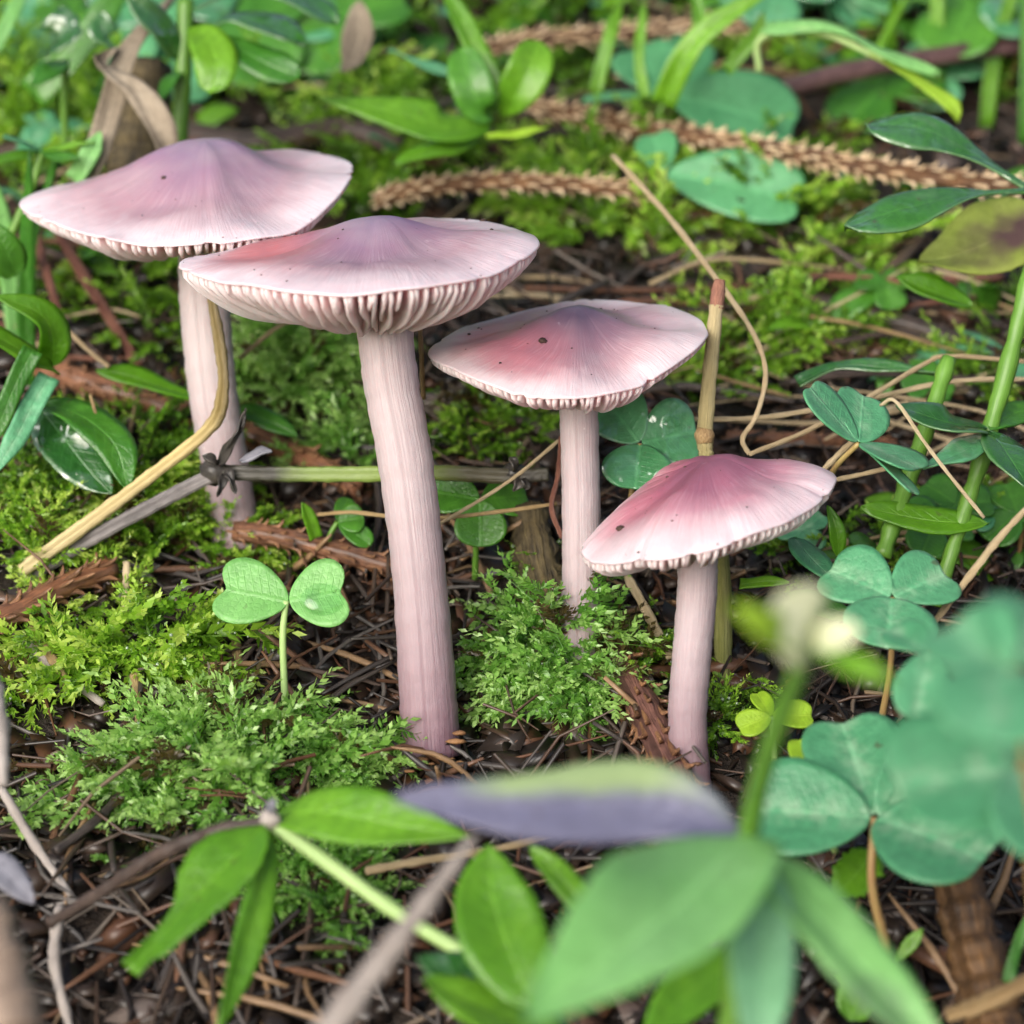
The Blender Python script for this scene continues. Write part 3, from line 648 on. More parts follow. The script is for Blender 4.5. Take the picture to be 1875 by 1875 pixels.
# yellow bent stalk, grey square stalk, horizontal green and black stalk with nodes
def wline(name, label, cat, pts, rad, mat, group=None, n=8, m=None, **k):
    k.setdefault('rough', .16); k.setdefault('lump', .14)
    p = [P(*q) for q in pts]; V, F, a = tube(p, rad, n=n, m=m or max(14, 8 * len(p)), **k)
    return tag(mobj(name, V, F, M[mat], base=p[0], attrs=a), label, cat, group)
wline('bent_stalk', 'yellow straw stalk bent upward in front of the tall mushroom stem', 'stalk', [(40, 1045, 29.6), (150, 966, 29.6), (270, 876, 29.6), (385, 782, 29.6), (408, 715, 29.6), (404, 640, 29.65), (388, 548, 29.7)], [.085, .09, .08, .078, .088, .066, .075, .058], 'strawstem', n=12, m=80, rough=.14, lump=.08)
th = thing('square_stalk', 'dead grooved square stalk, grey then green, crossing behind the thickest stem', 'stalk', P(45, 1060, 29.7))
V, F, a = tube([P(40, 1062, 29.75), P(170, 984, 29.75), P(290, 920, 29.75), P(395, 866, 29.75)], .095, n=16, m=40, square=.8, rough=.12, lump=.06); mobj('grey_section', V, F, M['greystem'], th, a)
V, F, a = tube([P(395, 864, 29.75), P(520, 868, 29.6), P(660, 868, 29.4), P(800, 866, 29.3), P(935, 872, 29.3), P(1005, 868, 29.3)], [.10, .10, .10, .10, .10, .08], n=16, m=70, square=.8, rough=.12, lump=.06); mobj('green_section', V, F, M['duostem'], th, a)
for (px, py, d, sc) in [(395, 866, 29.72, 1.0), (942, 868, 29.28, .8)]:
    V, F = crumb_mesh(px); c = P(px, py, d); mobj('node', V * np.array([.19, .15, .20]) * sc + c, F, M['node'], th, {'lu': V[:, 0], 'lv': V[:, 1]})
for (a_, b_) in [((400, 850, 29.6), (452, 750, 29.4)), ((405, 870, 29.6), (398, 910, 29.5)), ((410, 862, 29.6), (430, 905, 29.5)), ((395, 850, 29.6), (370, 835, 29.5)), ((938, 862, 29.2), (932, 838, 29.15)), ((945, 880, 29.2), (940, 900, 29.1)), ((952, 882, 29.2), (960, 896, 29.15))]:
    pa, pb = P(*a_), P(*b_); V, F, at = leaf([pa, (pa + pb) / 2 + cdir(.3, .2, .5) * .05, pb], .10, cdir(.5, .2, .8), 'lance', nl=8, nw=4, fold=.8, ripple=.25, thick=.04, jag=.4); mobj('withered_leaf', V, F, M['node'], th, at)
V, F, at = leaf([P(440, 845, 29.5), P(470, 832, 29.4), P(498, 826, 29.3)], .22, cdir(0, .7, .6), 'ovate', nl=8, nw=4, ripple=.1, thick=.03); mobj('withered_leaf', V, F, M['greyleaf'], th, at)
# upright woody stem behind the smallest mushroom
th = thing('woody_stalk', 'upright tan woody stem with brown bud standing behind the smallest mushroom', 'stem', P(1322, 1300, 28.7))
V, F, a = tube([P(1322, 1330, 28.7), P(1324, 1150, 28.8), P(1318, 1000, 28.85), P(1296, 850, 28.9), P(1291, 795, 28.9), P(1302, 660, 28.95), P(1312, 560, 29.0)], [.10, .105, .10, .085, .095, .085, .085], n=12, m=80, rough=.12, lump=.06); mobj('stalk', V, F, M['olivestem'], th, a)
V, F, a = tube([P(1312, 565, 29.0), P(1315, 535, 29.0), P(1318, 512, 29.0)], [.09, .085, .06], n=10, m=10, rough=.1); mobj('bud', V, F, M['stemred'], th, a)
V, F, a = tube([P(1291, 812, 28.88), P(1290, 797, 28.88), P(1292, 785, 28.88)], [.09, .125, .09], n=12, m=8, rough=.08); mobj('node', V, F, M['strawdark'], th, a)
# thin straws
ST = 'thin straw coloured stalks'
wline('straw', 'long thin straw hooking down past the upright woody stem', 'straw', [(1122, 285, 32.5), (1220, 392, 31.5), (1320, 522, 30.2), (1380, 612, 29.6), (1402, 685, 29.3), (1385, 760, 29.1), (1360, 803, 29.1), (1372, 832, 29.0)], [.035, .038, .032, .03, .03, .028], 'straw', ST, m=60)
wline('straw', 'pale straw running level behind the upright woody stem to the green stems', 'straw', [(1262, 768, 29.6), (1400, 764, 29.7), (1560, 737, 30), (1740, 699, 30.2), (1890, 694, 30.4)], [.03, .034, .03], 'straw', ST, m=40)
wline('straw', 'kinked straw rising from the hooked straw across the green stems', 'straw', [(1372, 832, 29.0), (1480, 788, 29.3), (1600, 722, 29.7), (1690, 668, 30.1), (1740, 652, 30.2), (1890, 663, 30.4)], [.03, .032, .026], 'straw', ST, m=50)
wline('straw', 'fine white straw bent over the drooping sorrel leaf', 'straw', [(1612, 742, 28.4), (1640, 735, 28.2), (1690, 806, 28.0), (1740, 872, 27.9), (1802, 948, 27.9)], .022, 'straw', ST, m=30)
wline('straw', 'slack straw between the cap tip and the drooping sorrel', 'straw', [(1500, 885, 28.6), (1580, 868, 28.5), (1655, 850, 28.4)], .028, 'straw', ST)
wline('straw', 'straw sloping up from behind the magenta cap tip', 'straw', [(1480, 890, 28.9), (1535, 832, 28.7), (1570, 800, 28.6)], .035, 'straw', ST)
wline('straw', 'flat cut straw between the two thinner mushroom stems', 'straw', [(1148, 1055, 29.2), (1190, 1130, 28.9), (1228, 1205, 28.6)], [.05, .06, .05], 'straw', ST)
wline('straw', 'dark straw hanging beside the top of the thickest stem', 'straw', [(769, 595, 28.6), (772, 660, 28.7), (775, 730, 28.9)], .03, 'strawdark', ST)
wline('straw', 'slanting straw beside the tall mushroom stem', 'straw', [(440, 655, 31.6), (500, 605, 31.8), (560, 570, 32.2)], .03, 'straw', ST)
wline('straw', 'grey straw crossing the round leaves behind the stems', 'straw', [(560, 945, 30.0), (640, 938, 29.8), (720, 946, 29.4), (810, 948, 29.2), (930, 935, 29.1), (1020, 922, 29.1)], .025, 'strawdark', ST, m=30)
wline('straw', 'tan straw leaning from the round leaves to the dark node', 'straw', [(800, 962, 29.0), (880, 915, 29.1), (950, 868, 29.2), (1025, 805, 29.4)], .022, 'straw', ST)
wline('straw', 'red brown stalk curving along the slender pale stem', 'straw', [(1028, 800, 29.1), (1022, 870, 29.0), (1010, 930, 28.9), (1030, 985, 28.8)], .032, 'stemred', ST)
wline('straw', 'crooked pale straw behind the green grass leaf', 'straw', [(110, 590, 31.5), (160, 640, 31.4), (200, 672, 31.3)], .03, 'straw', ST)
wline('straw', 'bent thin brown straw over the bluish leaf', 'straw', [(165, 722, 30.4), (188, 790, 30.2), (240, 850, 30.1)], .02, 'strawdark', ST)
wline('straw', 'two toned flat straw lying on litter under the purple leaf', 'straw', [(670, 1595, 25.6), (760, 1578, 25.5), (900, 1556, 25.4), (1010, 1532, 25.5)], [.045, .04, .03], 'straw', ST)
wline('straw', 'short pale straw standing on litter beside the cotyledon seedling', 'straw', [(232, 1030, 29.4), (230, 1090, 29.2), (226, 1140, 29.0)], .045, 'straw', ST)
wline('straw', 'tan straw standing behind the stem of the cotyledon seedling', 'straw', [(427, 1130, 29.2), (436, 1230, 28.9), (437, 1345, 28.4)], [.05, .065, .05], 'strawdark', ST)
wline('straw', 'orange tan straw poking from the moss carpet', 'straw', [(245, 1235, 28.5), (252, 1280, 28.3), (255, 1322, 28.2)], .05, 'strawdark', ST)
wline('straw', 'curved pale blade lying by the orange brown stick', 'straw', [(1735, 1860, 23.4), (1800, 1838, 23.3), (1890, 1795, 23.2)], [.07, .09, .08], 'strawdark', ST)
wline('dry_grass', 'pale dry grass blade slanting up past the heart leaved trefoil', 'grass blade', [(1695, 1160, 26.9), (1770, 1062, 26.9), (1830, 985, 26.9), (1895, 915, 26.9)], [.06, .085, .085, .06], 'straw', flat=.4)
# green stems
wline('green_stalk', 'tall bright green plant stem crossing the straws', 'stem', [(1895, 470, 29.2), (1848, 660, 29.1), (1800, 830, 29.0), (1752, 980, 28.9), (1712, 1110, 28.8)], [.11, .105, .10, .09, .085], 'greenstem', 'green upright plant stems', n=12)
wline('green_stalk', 'cut green plant stem with blackened top behind the drooping sorrel', 'stem', [(1738, 655, 29.4), (1700, 775, 29.2), (1655, 900, 29.0), (1615, 1020, 28.8)], [.09, .11, .105, .10], 'greenstem', 'green upright plant stems', n=12)
# rotten post and sticks
th = thing('rotten_wood', 'mossy rotten wood stump standing behind the slender stem', 'stump', P(1010, 1230, 29.3))
V, F, a = tube([P(1030, 1290, 29.2), P(1012, 1180, 29.4), P(990, 1060, 29.6), P(965, 930, 29.9)], [.36, .34, .30, .2], n=22, m=40, rough=.3, lump=.12); mobj('wood', V, F, M['mossbark'], th, a)
wline('brown_stick', 'orange brown decaying stick under the large sorrel trefoil', 'stick', [(1745, 1570, 25.2), (1775, 1700, 24.8), (1808, 1830, 24.4), (1830, 1930, 24.1)], [.24, .27, .29, .3], 'stick', n=16, rough=.08, m=40)
wline('grey_stalk', 'weathered pale grey stalk leaning across the green whorl stem', 'stalk', [(868, 1530, 19.8), (800, 1625, 19.5), (720, 1730, 19.2), (590, 1900, 18.8)], [.03, .07, .10, .12], 'greytwig', n=12, flat=.6)
wline('dark_stalk', 'dark arched stalk holding the torn leaf whorl', 'stalk', [(490, 1505, 24.0), (400, 1520, 24.1), (280, 1570, 24.3), (190, 1630, 24.5), (90, 1690, 24.7)], [.055, .07, .07, .065, .06], 'branch', n=10)
wline('dead_stalk', 'blurred tan stem leaning at the edge of the litter', 'stem', [(-30, 1660, 20.5), (-8, 1760, 20.3), (20, 1900, 20.0)], [.2, .25, .28], 'mycel2', n=14)
wline('dead_stalk', 'bluish grey dead stem standing over the moss carpet', 'stem', [(-30, 1230, 25.0), (-6, 1330, 24.8), (6, 1440, 24.6)], [.15, .13, .05], 'greytwig', n=12)
for i, (pts, r_, mt, lab) in enumerate([
    ([(0, 1440, 26.6), (60, 1540, 26.2), (130, 1640, 25.8)], .05, 'greytwig', 'grey forked twig on the needle litter by the dead stem'),
    ([(110, 1660, 25.4), (100, 1760, 25.1), (130, 1890, 24.7)], .06, 'greytwig', 'thin grey twig dropping from the dark arched stalk'),
    ([(100, 1560, 26.3), (190, 1490, 26.8), (250, 1410, 27.4)], .05, 'twigdark', 'dark thin twig pointing up to the moss carpet'),
    ([(30, 1160, 28.9), (110, 1230, 28.5), (190, 1290, 28.3)], .06, 'greytwig', 'long grey twig crossing the bright moss strands'),
    ([(55, 1150, 28.9), (105, 1220, 28.4), (135, 1275, 28.2)], .05, 'strawdark', 'short brown twig lying over the grey one on moss')]):
    wline('litter_twig', lab, 'twig', pts, [r_, r_ * 1.1, r_ * .7], mt, 'twigs lying on the litter')

# ------------------------------------------------------------------ leafy plants
NEAR = 0.0
def lf(th, pts, wpxs, nrm, mat, shape='lance', name='leaf', **k):
    p = [P(q[0], q[1], q[2] + NEAR) for q in pts]; d = np.mean([q[2] for q in pts]) + NEAR
    V, F, a = leaf(p, wpx(wpxs, d), cdir(*nrm), shape, **k); return mobj(name, V, F, M[mat], th, a)
def st(th, pts, rad, mat='greenstem', name='stem', n=8):
    V, F, a = tube([P(q[0], q[1], q[2] + NEAR) for q in pts], rad, n=n, m=max(12, 7 * len(pts)), rough=.06, lump=.05); return mobj(name, V, F, M[mat], th, a)
def oneleaf(label, pts, wpxs, nrm, mat, shape='lance', name='green_leaf', cat='leaf', group=None, **k):
    p = [P(*q) for q in pts]; d = np.mean([q[2] for q in pts]); V, F, a = leaf(p, wpx(wpxs, d), cdir(*nrm), shape, **k)
    return tag(mobj(name, V, F, M[mat], base=p[0], attrs=a), label, cat, group)
def trefoil(label, c, leaves, foot, mat='teal', group='wood sorrel trefoils', prad=.035, name='wood_sorrel', notch=.13, fold=.22, pet='petiole'):
    """c=(px,py,d) centre; leaves: (dx px, dy px, ddepth, width px, normal[, droop]) leaflet tips from the centre"""
    C = P(*c); f = P(*foot) if len(foot) == 3 else gpt(*foot)
    th = thing(name, label, 'wood sorrel', f, group)
    for q in leaves:
        dx, dy, dd, wd, nr = q[:5]; tip = P(c[0] + dx, c[1] + dy, c[2] + dd); ax = tip - C; L = np.linalg.norm(ax)
        V, F, a = heart(C + ax * .03, ax, cdir(*nr), L, wpx(wd, c[2]), notch, fold, q[5] if len(q) > 5 else .08); mobj('leaflet', V, F, M[mat], th, a)
    mid = (C + f) / 2 + (RT * random.uniform(-.12, .12) - FW * .1)
    V, F, a = tube([f, mid, C], [prad * 1.2, prad, prad * .9], n=8, m=16); mobj('petiole', V, F, M[pet], th, a)
    return th
N0 = (0, .72, .70)
trefoil('wet sorrel trefoil with a beaded leaflet between the slender stem and upright stem', (1172, 812, 29.3), [(-66, -86, .25, 130, (-.2, .5, .85)), (112, -26, .1, 160, (.25, .45, .9)), (-8, 86, -.4, 150, (0, .5, .88))], (1150, 1010, 29.6), 'tealwet')
trefoil('drooping folded sorrel trefoil with leaflets seen edge on behind the magenta cap tip', (1572, 812, 28.1), [(-100, -105, .1, 120, (.25, .75, .5), -.05), (120, 40, -.4, 165, (.5, .75, .45), .1), (10, -95, .6, 130, (.4, .6, .6), .02), (115, 84, -.7, 70, (.6, .7, .4), .1)], (1510, 900, 29.0), 'teal', fold=.1)
trefoil('hairy three leaved sorrel with heart leaflets beside the pale dry blade', (1634, 1094, 26.6), [(-122, -60, .35, 165, (-.1, .65, .75)), (106, -50, .35, 150, (.15, .65, .75)), (-8, 92, -.75, 195, (0, .65, .75))], (1610, 1340, 27.3), 'teal')
trefoil('large sorrel trefoil with pale central streaks over the orange brown stick', (1601, 1497, 24.6), [(-62, -188, 1.1, 215, (-.1, .6, .8), .02), (-238, -20, .1, 235, (-.25, .6, .78), .06), (215, 70, -.9, 285, (.1, .62, .78), .08), (225, -150, .6, 250, (.1, .6, .8), .05)], (1625, 1740, 24.9), 'teal', prad=.045)
trefoil('big blurred sorrel trefoil overlapping the large streaked trefoil', (1862, 1405, 20.4), [(-230, 30, -.3, 290, (0, .62, .78)), (60, -170, .9, 250, (0, .7, .7)), (90, 170, -.8, 250, (.1, .7, .7))], (1900, 1850, 22.5), 'teal')
trefoil('blurred bluish sorrel trefoil hanging over the right hand bank edge'.replace('right hand ', ''), (1850, 1225, 17.8), [(-120, -90, .6, 220, (-.2, .7, .7)), (60, -130, .8, 220, (0, .7, .7)), (-60, 125, -.8, 230, (0, .7, .7))], (1960, 1850, 19.5), 'teal')
trefoil('soft teal sorrel trefoil behind the blurred bluish one', (1700, 1195, 23.6), [(-70, -50, .4, 100, (-.1, .75, .65)), (95, 40, .2, 130, (.1, .75, .65)), (-20, 120, -.6, 120, (0, .75, .65))], (1720, 1500, 25.2), 'teal')
trefoil('tiny yellow green trefoil beside the smallest mushroom stem', (1412, 1312, 27.2), [(-62, 22, -.1, 66, (-.1, .6, .8)), (80, -4, 0, 70, (.1, .6, .8)), (-28, -48, .3, 44, (0, .7, .7))], (1420, 1450, 27.4), 'yellow', pet='palestem')
trefoil('yellow green trefoil half hidden under the large streaked trefoil', (1520, 1452, 25.6), [(-100, -42, .2, 70, (-.1, .7, .7)), (-60, -110, .5, 80, (-.1, .7, .7)), (40, -60, .4, 60, (.1, .7, .7))], (1530, 1560, 26.1), 'yellow', pet='palestem')
# cotyledon seedling and its water drop
th = thing('cotyledon_seedling', 'pale green seedling with two notched cotyledons and a clear water drop', 'seedling', gpt(525, 1345))
C = P(524, 1100, 28.0)
for (b_, t_, wd, nr) in [((528, 1102, 28.0), (384, 1072, 28.1), 150, (-.12, .42, .9)), ((530, 1100, 28.0), (648, 1080, 28.0), 155, (.12, .42, .9))]:
    B_, T_ = P(*b_), P(*t_); ax = T_ - B_
    V, F, a = heart(B_, ax, cdir(*nr), np.linalg.norm(ax), wpx(wd, 28), .26, .12, .02); mobj('cotyledon', V, F, M['pale'], th, a)
V, F, a = tube([gpt(525, 1345), P(520, 1240, 28.15), P(518, 1160, 28.05), C], [.045, .04, .04, .035], n=10, m=24); mobj('stem', V, F, M['palestem'], th, a)
def drop(label, c, r_, nr, flat=.5):
    C = P(*c); n = cdir(*nr); s = unit(np.cross(n, RT + .1 * UP)); t = np.cross(n, s); V = []; F = []
    for i in range(8):
        a = math.pi / 2 * i / 7
        for j in range(20):
            b = 2 * math.pi * j / 20; V.append(C + (s * math.cos(b) + t * math.sin(b) * 1.25) * r_ * math.cos(a) + n * r_ * flat * math.sin(a))
    for i in range(7):
        for j in range(20): F.append((i * 20 + j, i * 20 + (j + 1) % 20, i * 20 + 20 + (j + 1) % 20, i * 20 + 20 + j))
    F.append(tuple(range(19, -1, -1)))
    tag(mobj('water_drop', V, F, M['water'], base=C), label, 'water drop')
drop('large clear water drop on the seedling cotyledon', (590, 1098, 27.9), .20, (.12, .42, .9), .45)
drop('bright water bead on the wet sorrel trefoil leaflet', (1228, 772, 29.2), .10, (.25, .5, .85), .5)
# round leaves behind the stems
trefoil('round green sorrel leaves behind the horizontal square stalk', (880, 915, 29.7), [(-95, -18, .2, 100, (-.1, .4, .9)), (86, -10, .2, 100, (.1, .4, .9)), (0, 85, -.2, 110, (0, .4, .9))], (870, 1060, 29.9), 'green', pet='greenstem', notch=.05)
trefoil('small round green leaves between the two tallest mushroom stems', (618, 955, 30.1), [(48, -8, 0, 68, (.1, .4, .9)), (20, -44, .2, 40, (0, .4, .9)), (62, 40, -.1, 50, (.1, .5, .8))], (620, 1020, 30.4), 'green', pet='greenstem', notch=.03)
oneleaf('stubby green blade between the two tallest stems beside round leaves', [(578, 985, 30.0), (566, 950, 29.9), (553, 920, 29.8)], 26, (.2, .4, .9), 'lime', 'strip', fold=.3)

# glossy wet plant on the edge
th = thing('glossy_plant', 'dark wet glossy leaves spread over the long tan spruce twig', 'plant', gpt(1925, 760))
lf(th, [(1895, 348, 30.6), (1790, 285, 30.7), (1690, 240, 30.8), (1583, 232, 30.9)], 112, (.05, .75, .65), 'gloss', 'spat', fold=.1, curl=.15, nl=26, nw=10)
lf(th, [(1895, 345, 30.6), (1780, 352, 30.2), (1660, 385, 29.9), (1546, 422, 29.7)], 102, (-.05, .78, .6), 'gloss', 'spat', fold=.12, curl=.15, nl=26, nw=10)
lf(th, [(1895, 345, 30.6), (1960, 300, 30.4), (2040, 280, 30.2)], 100, (0, .75, .65), 'gloss', 'spat')
st(th, [(1925, 760, 31.5), (1910, 560, 31.0), (1895, 347, 30.6)], .07)
oneleaf('fading yellow leaf with a brown blotch behind the wet glossy leaves', [(1900, 372, 31.6), (1840, 430, 31.4), (1760, 468, 31.2), (1680, 480, 31.0)], 165, (-.15, .55, .8), 'oldyellow', 'ovate', nl=22, nw=8, ripple=.05)
oneleaf('small lime leaf folded under the fading yellow leaf', [(1780, 560, 31.3), (1710, 535, 31.2), (1640, 508, 31.2)], 60, (.1, .6, .8), 'lime', 'lance', fold=.4)
# right middle
oneleaf('low arched green grass leaf with a bright wet spot under the upright stem', [(1462, 705, 30.3), (1540, 672, 30.3), (1620, 672, 30.2), (1740, 690, 30.1)], 32, (0, .8, .5), 'gloss', 'strip', fold=.3)
th = thing('whorled_plant', 'wet leaf whorl on the tall bright green stem', 'plant', P(1808, 790, 28.9))
lf(th, [(1806, 788, 28.9), (1740, 775, 28.6), (1640, 742, 28.6)], 92, (-.1, .8, .55), 'gloss', 'lance', nl=20, nw=8)
lf(th, [(1808, 792, 28.9), (1760, 830, 28.4), (1690, 860, 28.1)], 60, (-.1, .8, .55), 'tealwet', 'lance')
lf(th, [(1812, 792, 28.9), (1850, 840, 28.3), (1890, 905, 28.0)], 90, (.2, .8, .55), 'gloss', 'lance')
lf(th, [(1812, 788, 28.9), (1850, 760, 29.3), (1930, 735, 29.6)], 60, (.1, .8, .55), 'green', 'lance')
oneleaf('lime green leaf lying behind the two green stems', [(1810, 960, 28.9), (1720, 955, 28.8), (1640, 942, 28.8), (1575, 930, 28.8)], 62, (0, .55, .8), 'lime', 'lance')
oneleaf('short upright green blade beside the magenta cap tip', [(1535, 1020, 28.4), (1530, 970, 28.3), (1515, 925, 28.3)], 32, (.2, .3, .9), 'lime', 'lance', fold=.3)
oneleaf('thin green blade lying by the smallest stem', [(1355, 1070, 28.5), (1400, 1066, 28.4), (1445, 1066, 28.3)], 24, (0, .6, .8), 'lime', 'strip')
oneleaf('grey green leaf under the pointed tip of the magenta cap', [(1455, 985, 28.9), (1490, 1030, 28.5), (1540, 1075, 28.2)], 60, (.2, .6, .7), 'teal', 'ovate')
oneleaf('dark green leaf behind the hairy sorrel trefoil', [(1560, 1125, 28.3), (1500, 1110, 28.1), (1440, 1085, 28.0)], 58, (0, .65, .75), 'green', 'lance')

# whorl in front of the moss carpet
th = thing('leaf_whorl', 'torn green leaf whorl on a pale stem before the moss carpet', 'plant', P(900, 1790, 23.4))
lf(th, [(488, 1512, 23.8), (430, 1570, 23.5), (340, 1660, 23.2), (235, 1775, 22.9)], 135, (-.35, .35, .85), 'lime', 'torn', nl=34, nw=8, fold=.2, bites=[(1, .86, .24, .8), (-1, .97, .08, .3)], jag=.12)
lf(th, [(492, 1515, 23.8), (480, 1620, 23.4), (440, 1760, 23.0), (395, 1900, 22.6)], 66, (.5, .3, .8), 'lime', 'lance', nl=22, nw=6, fold=.35)
lf(th, [(505, 1500, 23.9), (590, 1490, 23.6), (720, 1510, 23.2), (860, 1530, 22.9)], 118, (0, .62, .78), 'lime', 'lance', nl=22, nw=8)
st(th, [(496, 1505, 23.8), (600, 1580, 23.7), (740, 1680, 23.5), (890, 1768, 23.3), (1000, 1830, 23.2)], .075, 'palestem')
V, F = crumb_mesh(77); c = P(495, 1500, 23.7); mobj('node', V * np.array([.11, .09, .12]) + c, F, M['greytwig'], th, {'lu': V[:, 0], 'lv': V[:, 1]})
lf(th, [(490, 1490, 23.7), (497, 1475, 23.6), (505, 1462, 23.6)], 20, (0, .3, .9), 'greyleaf', 'lance', nl=6, nw=3, name='bud_scale')
# large whorl close to the lens
NEAR = -1.1
th = thing('leaf_whorl', 'blurred leaf whorl with one purple leaf rising before the smallest mushroom', 'plant', P(1330, 1960, 21.5))
lf(th, [(1362, 1532, 21.0), (1200, 1470, 21.2), (960, 1478, 21.0), (715, 1462, 21.0)], 150, (0, .45, .88), 'purple', 'lance', nl=26, nw=8, fold=.1)
lf(th, [(1358, 1540, 20.9), (1260, 1640, 19.8), (1130, 1740, 19.0), (960, 1880, 18.4)], 290, (-.25, .5, .82), 'soft', 'ovate', nl=26, nw=10, fold=.28)
lf(th, [(1372, 1560, 20.9), (1390, 1680, 20.3), (1392, 1820, 19.9), (1385, 1960, 19.6)], 128, (.15, .6, .78), 'tealhighlit', 'lance', nl=22, nw=8, fold=.25)
lf(th, [(1385, 1555, 20.9), (1490, 1680, 20.5), (1600, 1800, 20.2), (1730, 1930, 20.0)], 150, (.35, .55, .75), 'soft', 'lance', nl=22, nw=8, fold=.25)
lf(th, [(1375, 1540, 21.0), (1390, 1440, 21.0), (1430, 1310, 19.6), (1478, 1180, 18.7)], 30, (.3, .2, .9), 'lime', 'strip', nl=16, nw=3, name='upper_leaf')
st(th, [(1330, 1960, 21.5), (1350, 1740, 21.3), (1368, 1545, 21.0), (1400, 1400, 20.1), (1440, 1290, 19.4), (1480, 1180, 18.6)], [.11, .10, .09, .08, .075, .07], 'greenstem')
lf(th, [(1480, 1180, 18.6), (1410, 1150, 18.0), (1335, 1105, 17.8)], 60, (0, .25, .95), 'yellow', 'lance', name='upper_leaf')
lf(th, [(1482, 1182, 18.6), (1466, 1145, 18.3), (1432, 1085, 18.1)], 150, (0, .35, .95), 'cream', 'oval', name='petal')
lf(th, [(1482, 1180, 18.6), (1520, 1165, 18.4), (1575, 1158, 18.2)], 62, (0, .25, 1), 'cream', 'oval', name='petal')
lf(th, [(1482, 1185, 18.6), (1560, 1215, 18.2), (1640, 1255, 18.0)], 52, (.1, .6, .7), 'lime', 'lance', name='upper_leaf')
NEAR = 0.0
# bottom leaves
oneleaf('upright dark lime leaf beside the big blurred leaf', [(975, 1850, 22.0), (930, 1740, 22.3), (900, 1640, 22.6), (895, 1545, 22.9)], 165, (.1, .3, .95), 'lime', 'lance', nl=20, nw=8, fold=.2)
oneleaf('slim lime leaf crossing the tip of the upright dark lime leaf', [(1090, 1690, 23.0), (1030, 1610, 23.2), (970, 1550, 23.4)], 60, (.2, .5, .85), 'lime', 'lance')
oneleaf('yellow green glossy leaf at the foot of the pale whorl stem', [(1060, 1930, 22.6), (950, 1850, 22.5), (850, 1790, 22.4), (762, 1752, 22.4)], 130, (-.2, .75, .6), 'gloss', 'lance', nl=22, nw=8)
oneleaf('broad glossy leaf below the pale whorl stem', [(1100, 1990, 22.4), (980, 1900, 22.2), (850, 1830, 22.0), (775, 1790, 22.0)], 130, (-.1, .8, .55), 'lime', 'lance', nl=22, nw=8)
oneleaf('soft green leaf under the pale narrow leaf of the blurred whorl', [(1180, 1900, 22.0), (1260, 1820, 22.3), (1340, 1770, 22.6), (1440, 1770, 22.8)], 100, (.1, .6, .75), 'lime', 'lance')
oneleaf('jagged small green leaf on litter beside the dark stick', [(1555, 1870, 24.3), (1580, 1780, 24.5), (1560, 1720, 24.8)], 90, (.2, .6, .8), 'lime', 'ovate', jag=.35)
oneleaf('jagged leaf edge showing under the large streaked trefoil', [(1600, 1560, 25.4), (1560, 1610, 25.2), (1530, 1640, 25.1)], 80, (.1, .6, .8), 'lime', 'ovate', jag=.35)
oneleaf('small green shoot leaf beside the orange brown stick', [(1640, 1760, 25.0), (1670, 1725, 25.0), (1690, 1700, 25.0)], 26, (.1, .5, .85), 'lime', 'lance')
oneleaf('thin green blade rising beside the orange brown stick', [(1845, 1800, 24.2), (1860, 1740, 24.3), (1890, 1660, 24.4)], 22, (.1, .4, .9), 'green', 'strip')
oneleaf('bluish grey dead leaf tip on the litter beside the dark arched stalk', [(-30, 1570, 24.2), (10, 1600, 24.1), (62, 1655, 24.0)], 66, (.2, .6, .75), 'greyleaf', 'lance')

# cover of the left side
th = thing('grass_tuft', 'green grass leaves sprouting beside the broken brown spruce twig', 'grass', gpt(60, 790))
lf(th, [(95, 670, 30.6), (95, 620, 30.4), (70, 575, 30.2), (-10, 540, 30.0)], 72, (.3, .5, .8), 'lime', 'lance', fold=.3)
lf(th, [(95, 672, 30.5), (50, 650, 30.2), (-10, 615, 30.0), (-60, 600, 29.9)], 60, (0, .7, .7), 'lime', 'strip')
lf(th, [(90, 690, 30.2), (60, 740, 30.0), (30, 800, 29.8), (-20, 880, 29.6)], 42, (.3, .5, .8), 'teal', 'strip')
lf(th, [(60, 640, 30.0), (30, 700, 29.9), (0, 770, 29.8), (-30, 830, 29.7)], 38, (.4, .4, .8), 'green', 'strip')
oneleaf('long lime leaf lying along the broken brown spruce twig', [(175, 680, 31.4), (240, 690, 31.4), (310, 712, 31.4), (380, 735, 31.5)], 50, (0, .75, .6), 'lime', 'lance')
oneleaf('broad bluish wet leaf lying below the broken spruce twig', [(75, 752, 30.6), (120, 810, 30.3), (165, 865, 30.1), (205, 905, 30.0)], 105, (-.25, .8, .5), 'gloss', 'ovate', nl=20, nw=8)
oneleaf('dark green pointed leaf overlapping the broad bluish wet leaf', [(80, 735, 30.5), (150, 765, 30.2), (210, 820, 30.0), (235, 900, 29.8)], 90, (.2, .7, .65), 'green', 'lance')
oneleaf('dark green leaf between the tall stem and the fine moss', [(440, 745, 31.7), (490, 770, 31.6), (545, 800, 31.5)], 50, (0, .7, .7), 'green', 'lance')
oneleaf('oval green leaf standing below the stalk with three leaves', [(30, 505, 31.5), (10, 460, 31.3), (-15, 405, 31.2)], 70, (.2, .4, .9), 'green', 'ovate')
th = thing('small_herb', 'slender green stalk with three small spreading leaves beside the dry blade', 'plant', gpt(20, 430))
lf(th, [(72, 278, 33.0), (40, 262, 32.8), (5, 250, 32.6)], 32, (0, .8, .5), 'teal', 'lance'); lf(th, [(72, 280, 33.0), (20, 288, 32.7), (-30, 305, 32.5)], 34, (0, .7, .6), 'lime', 'lance')
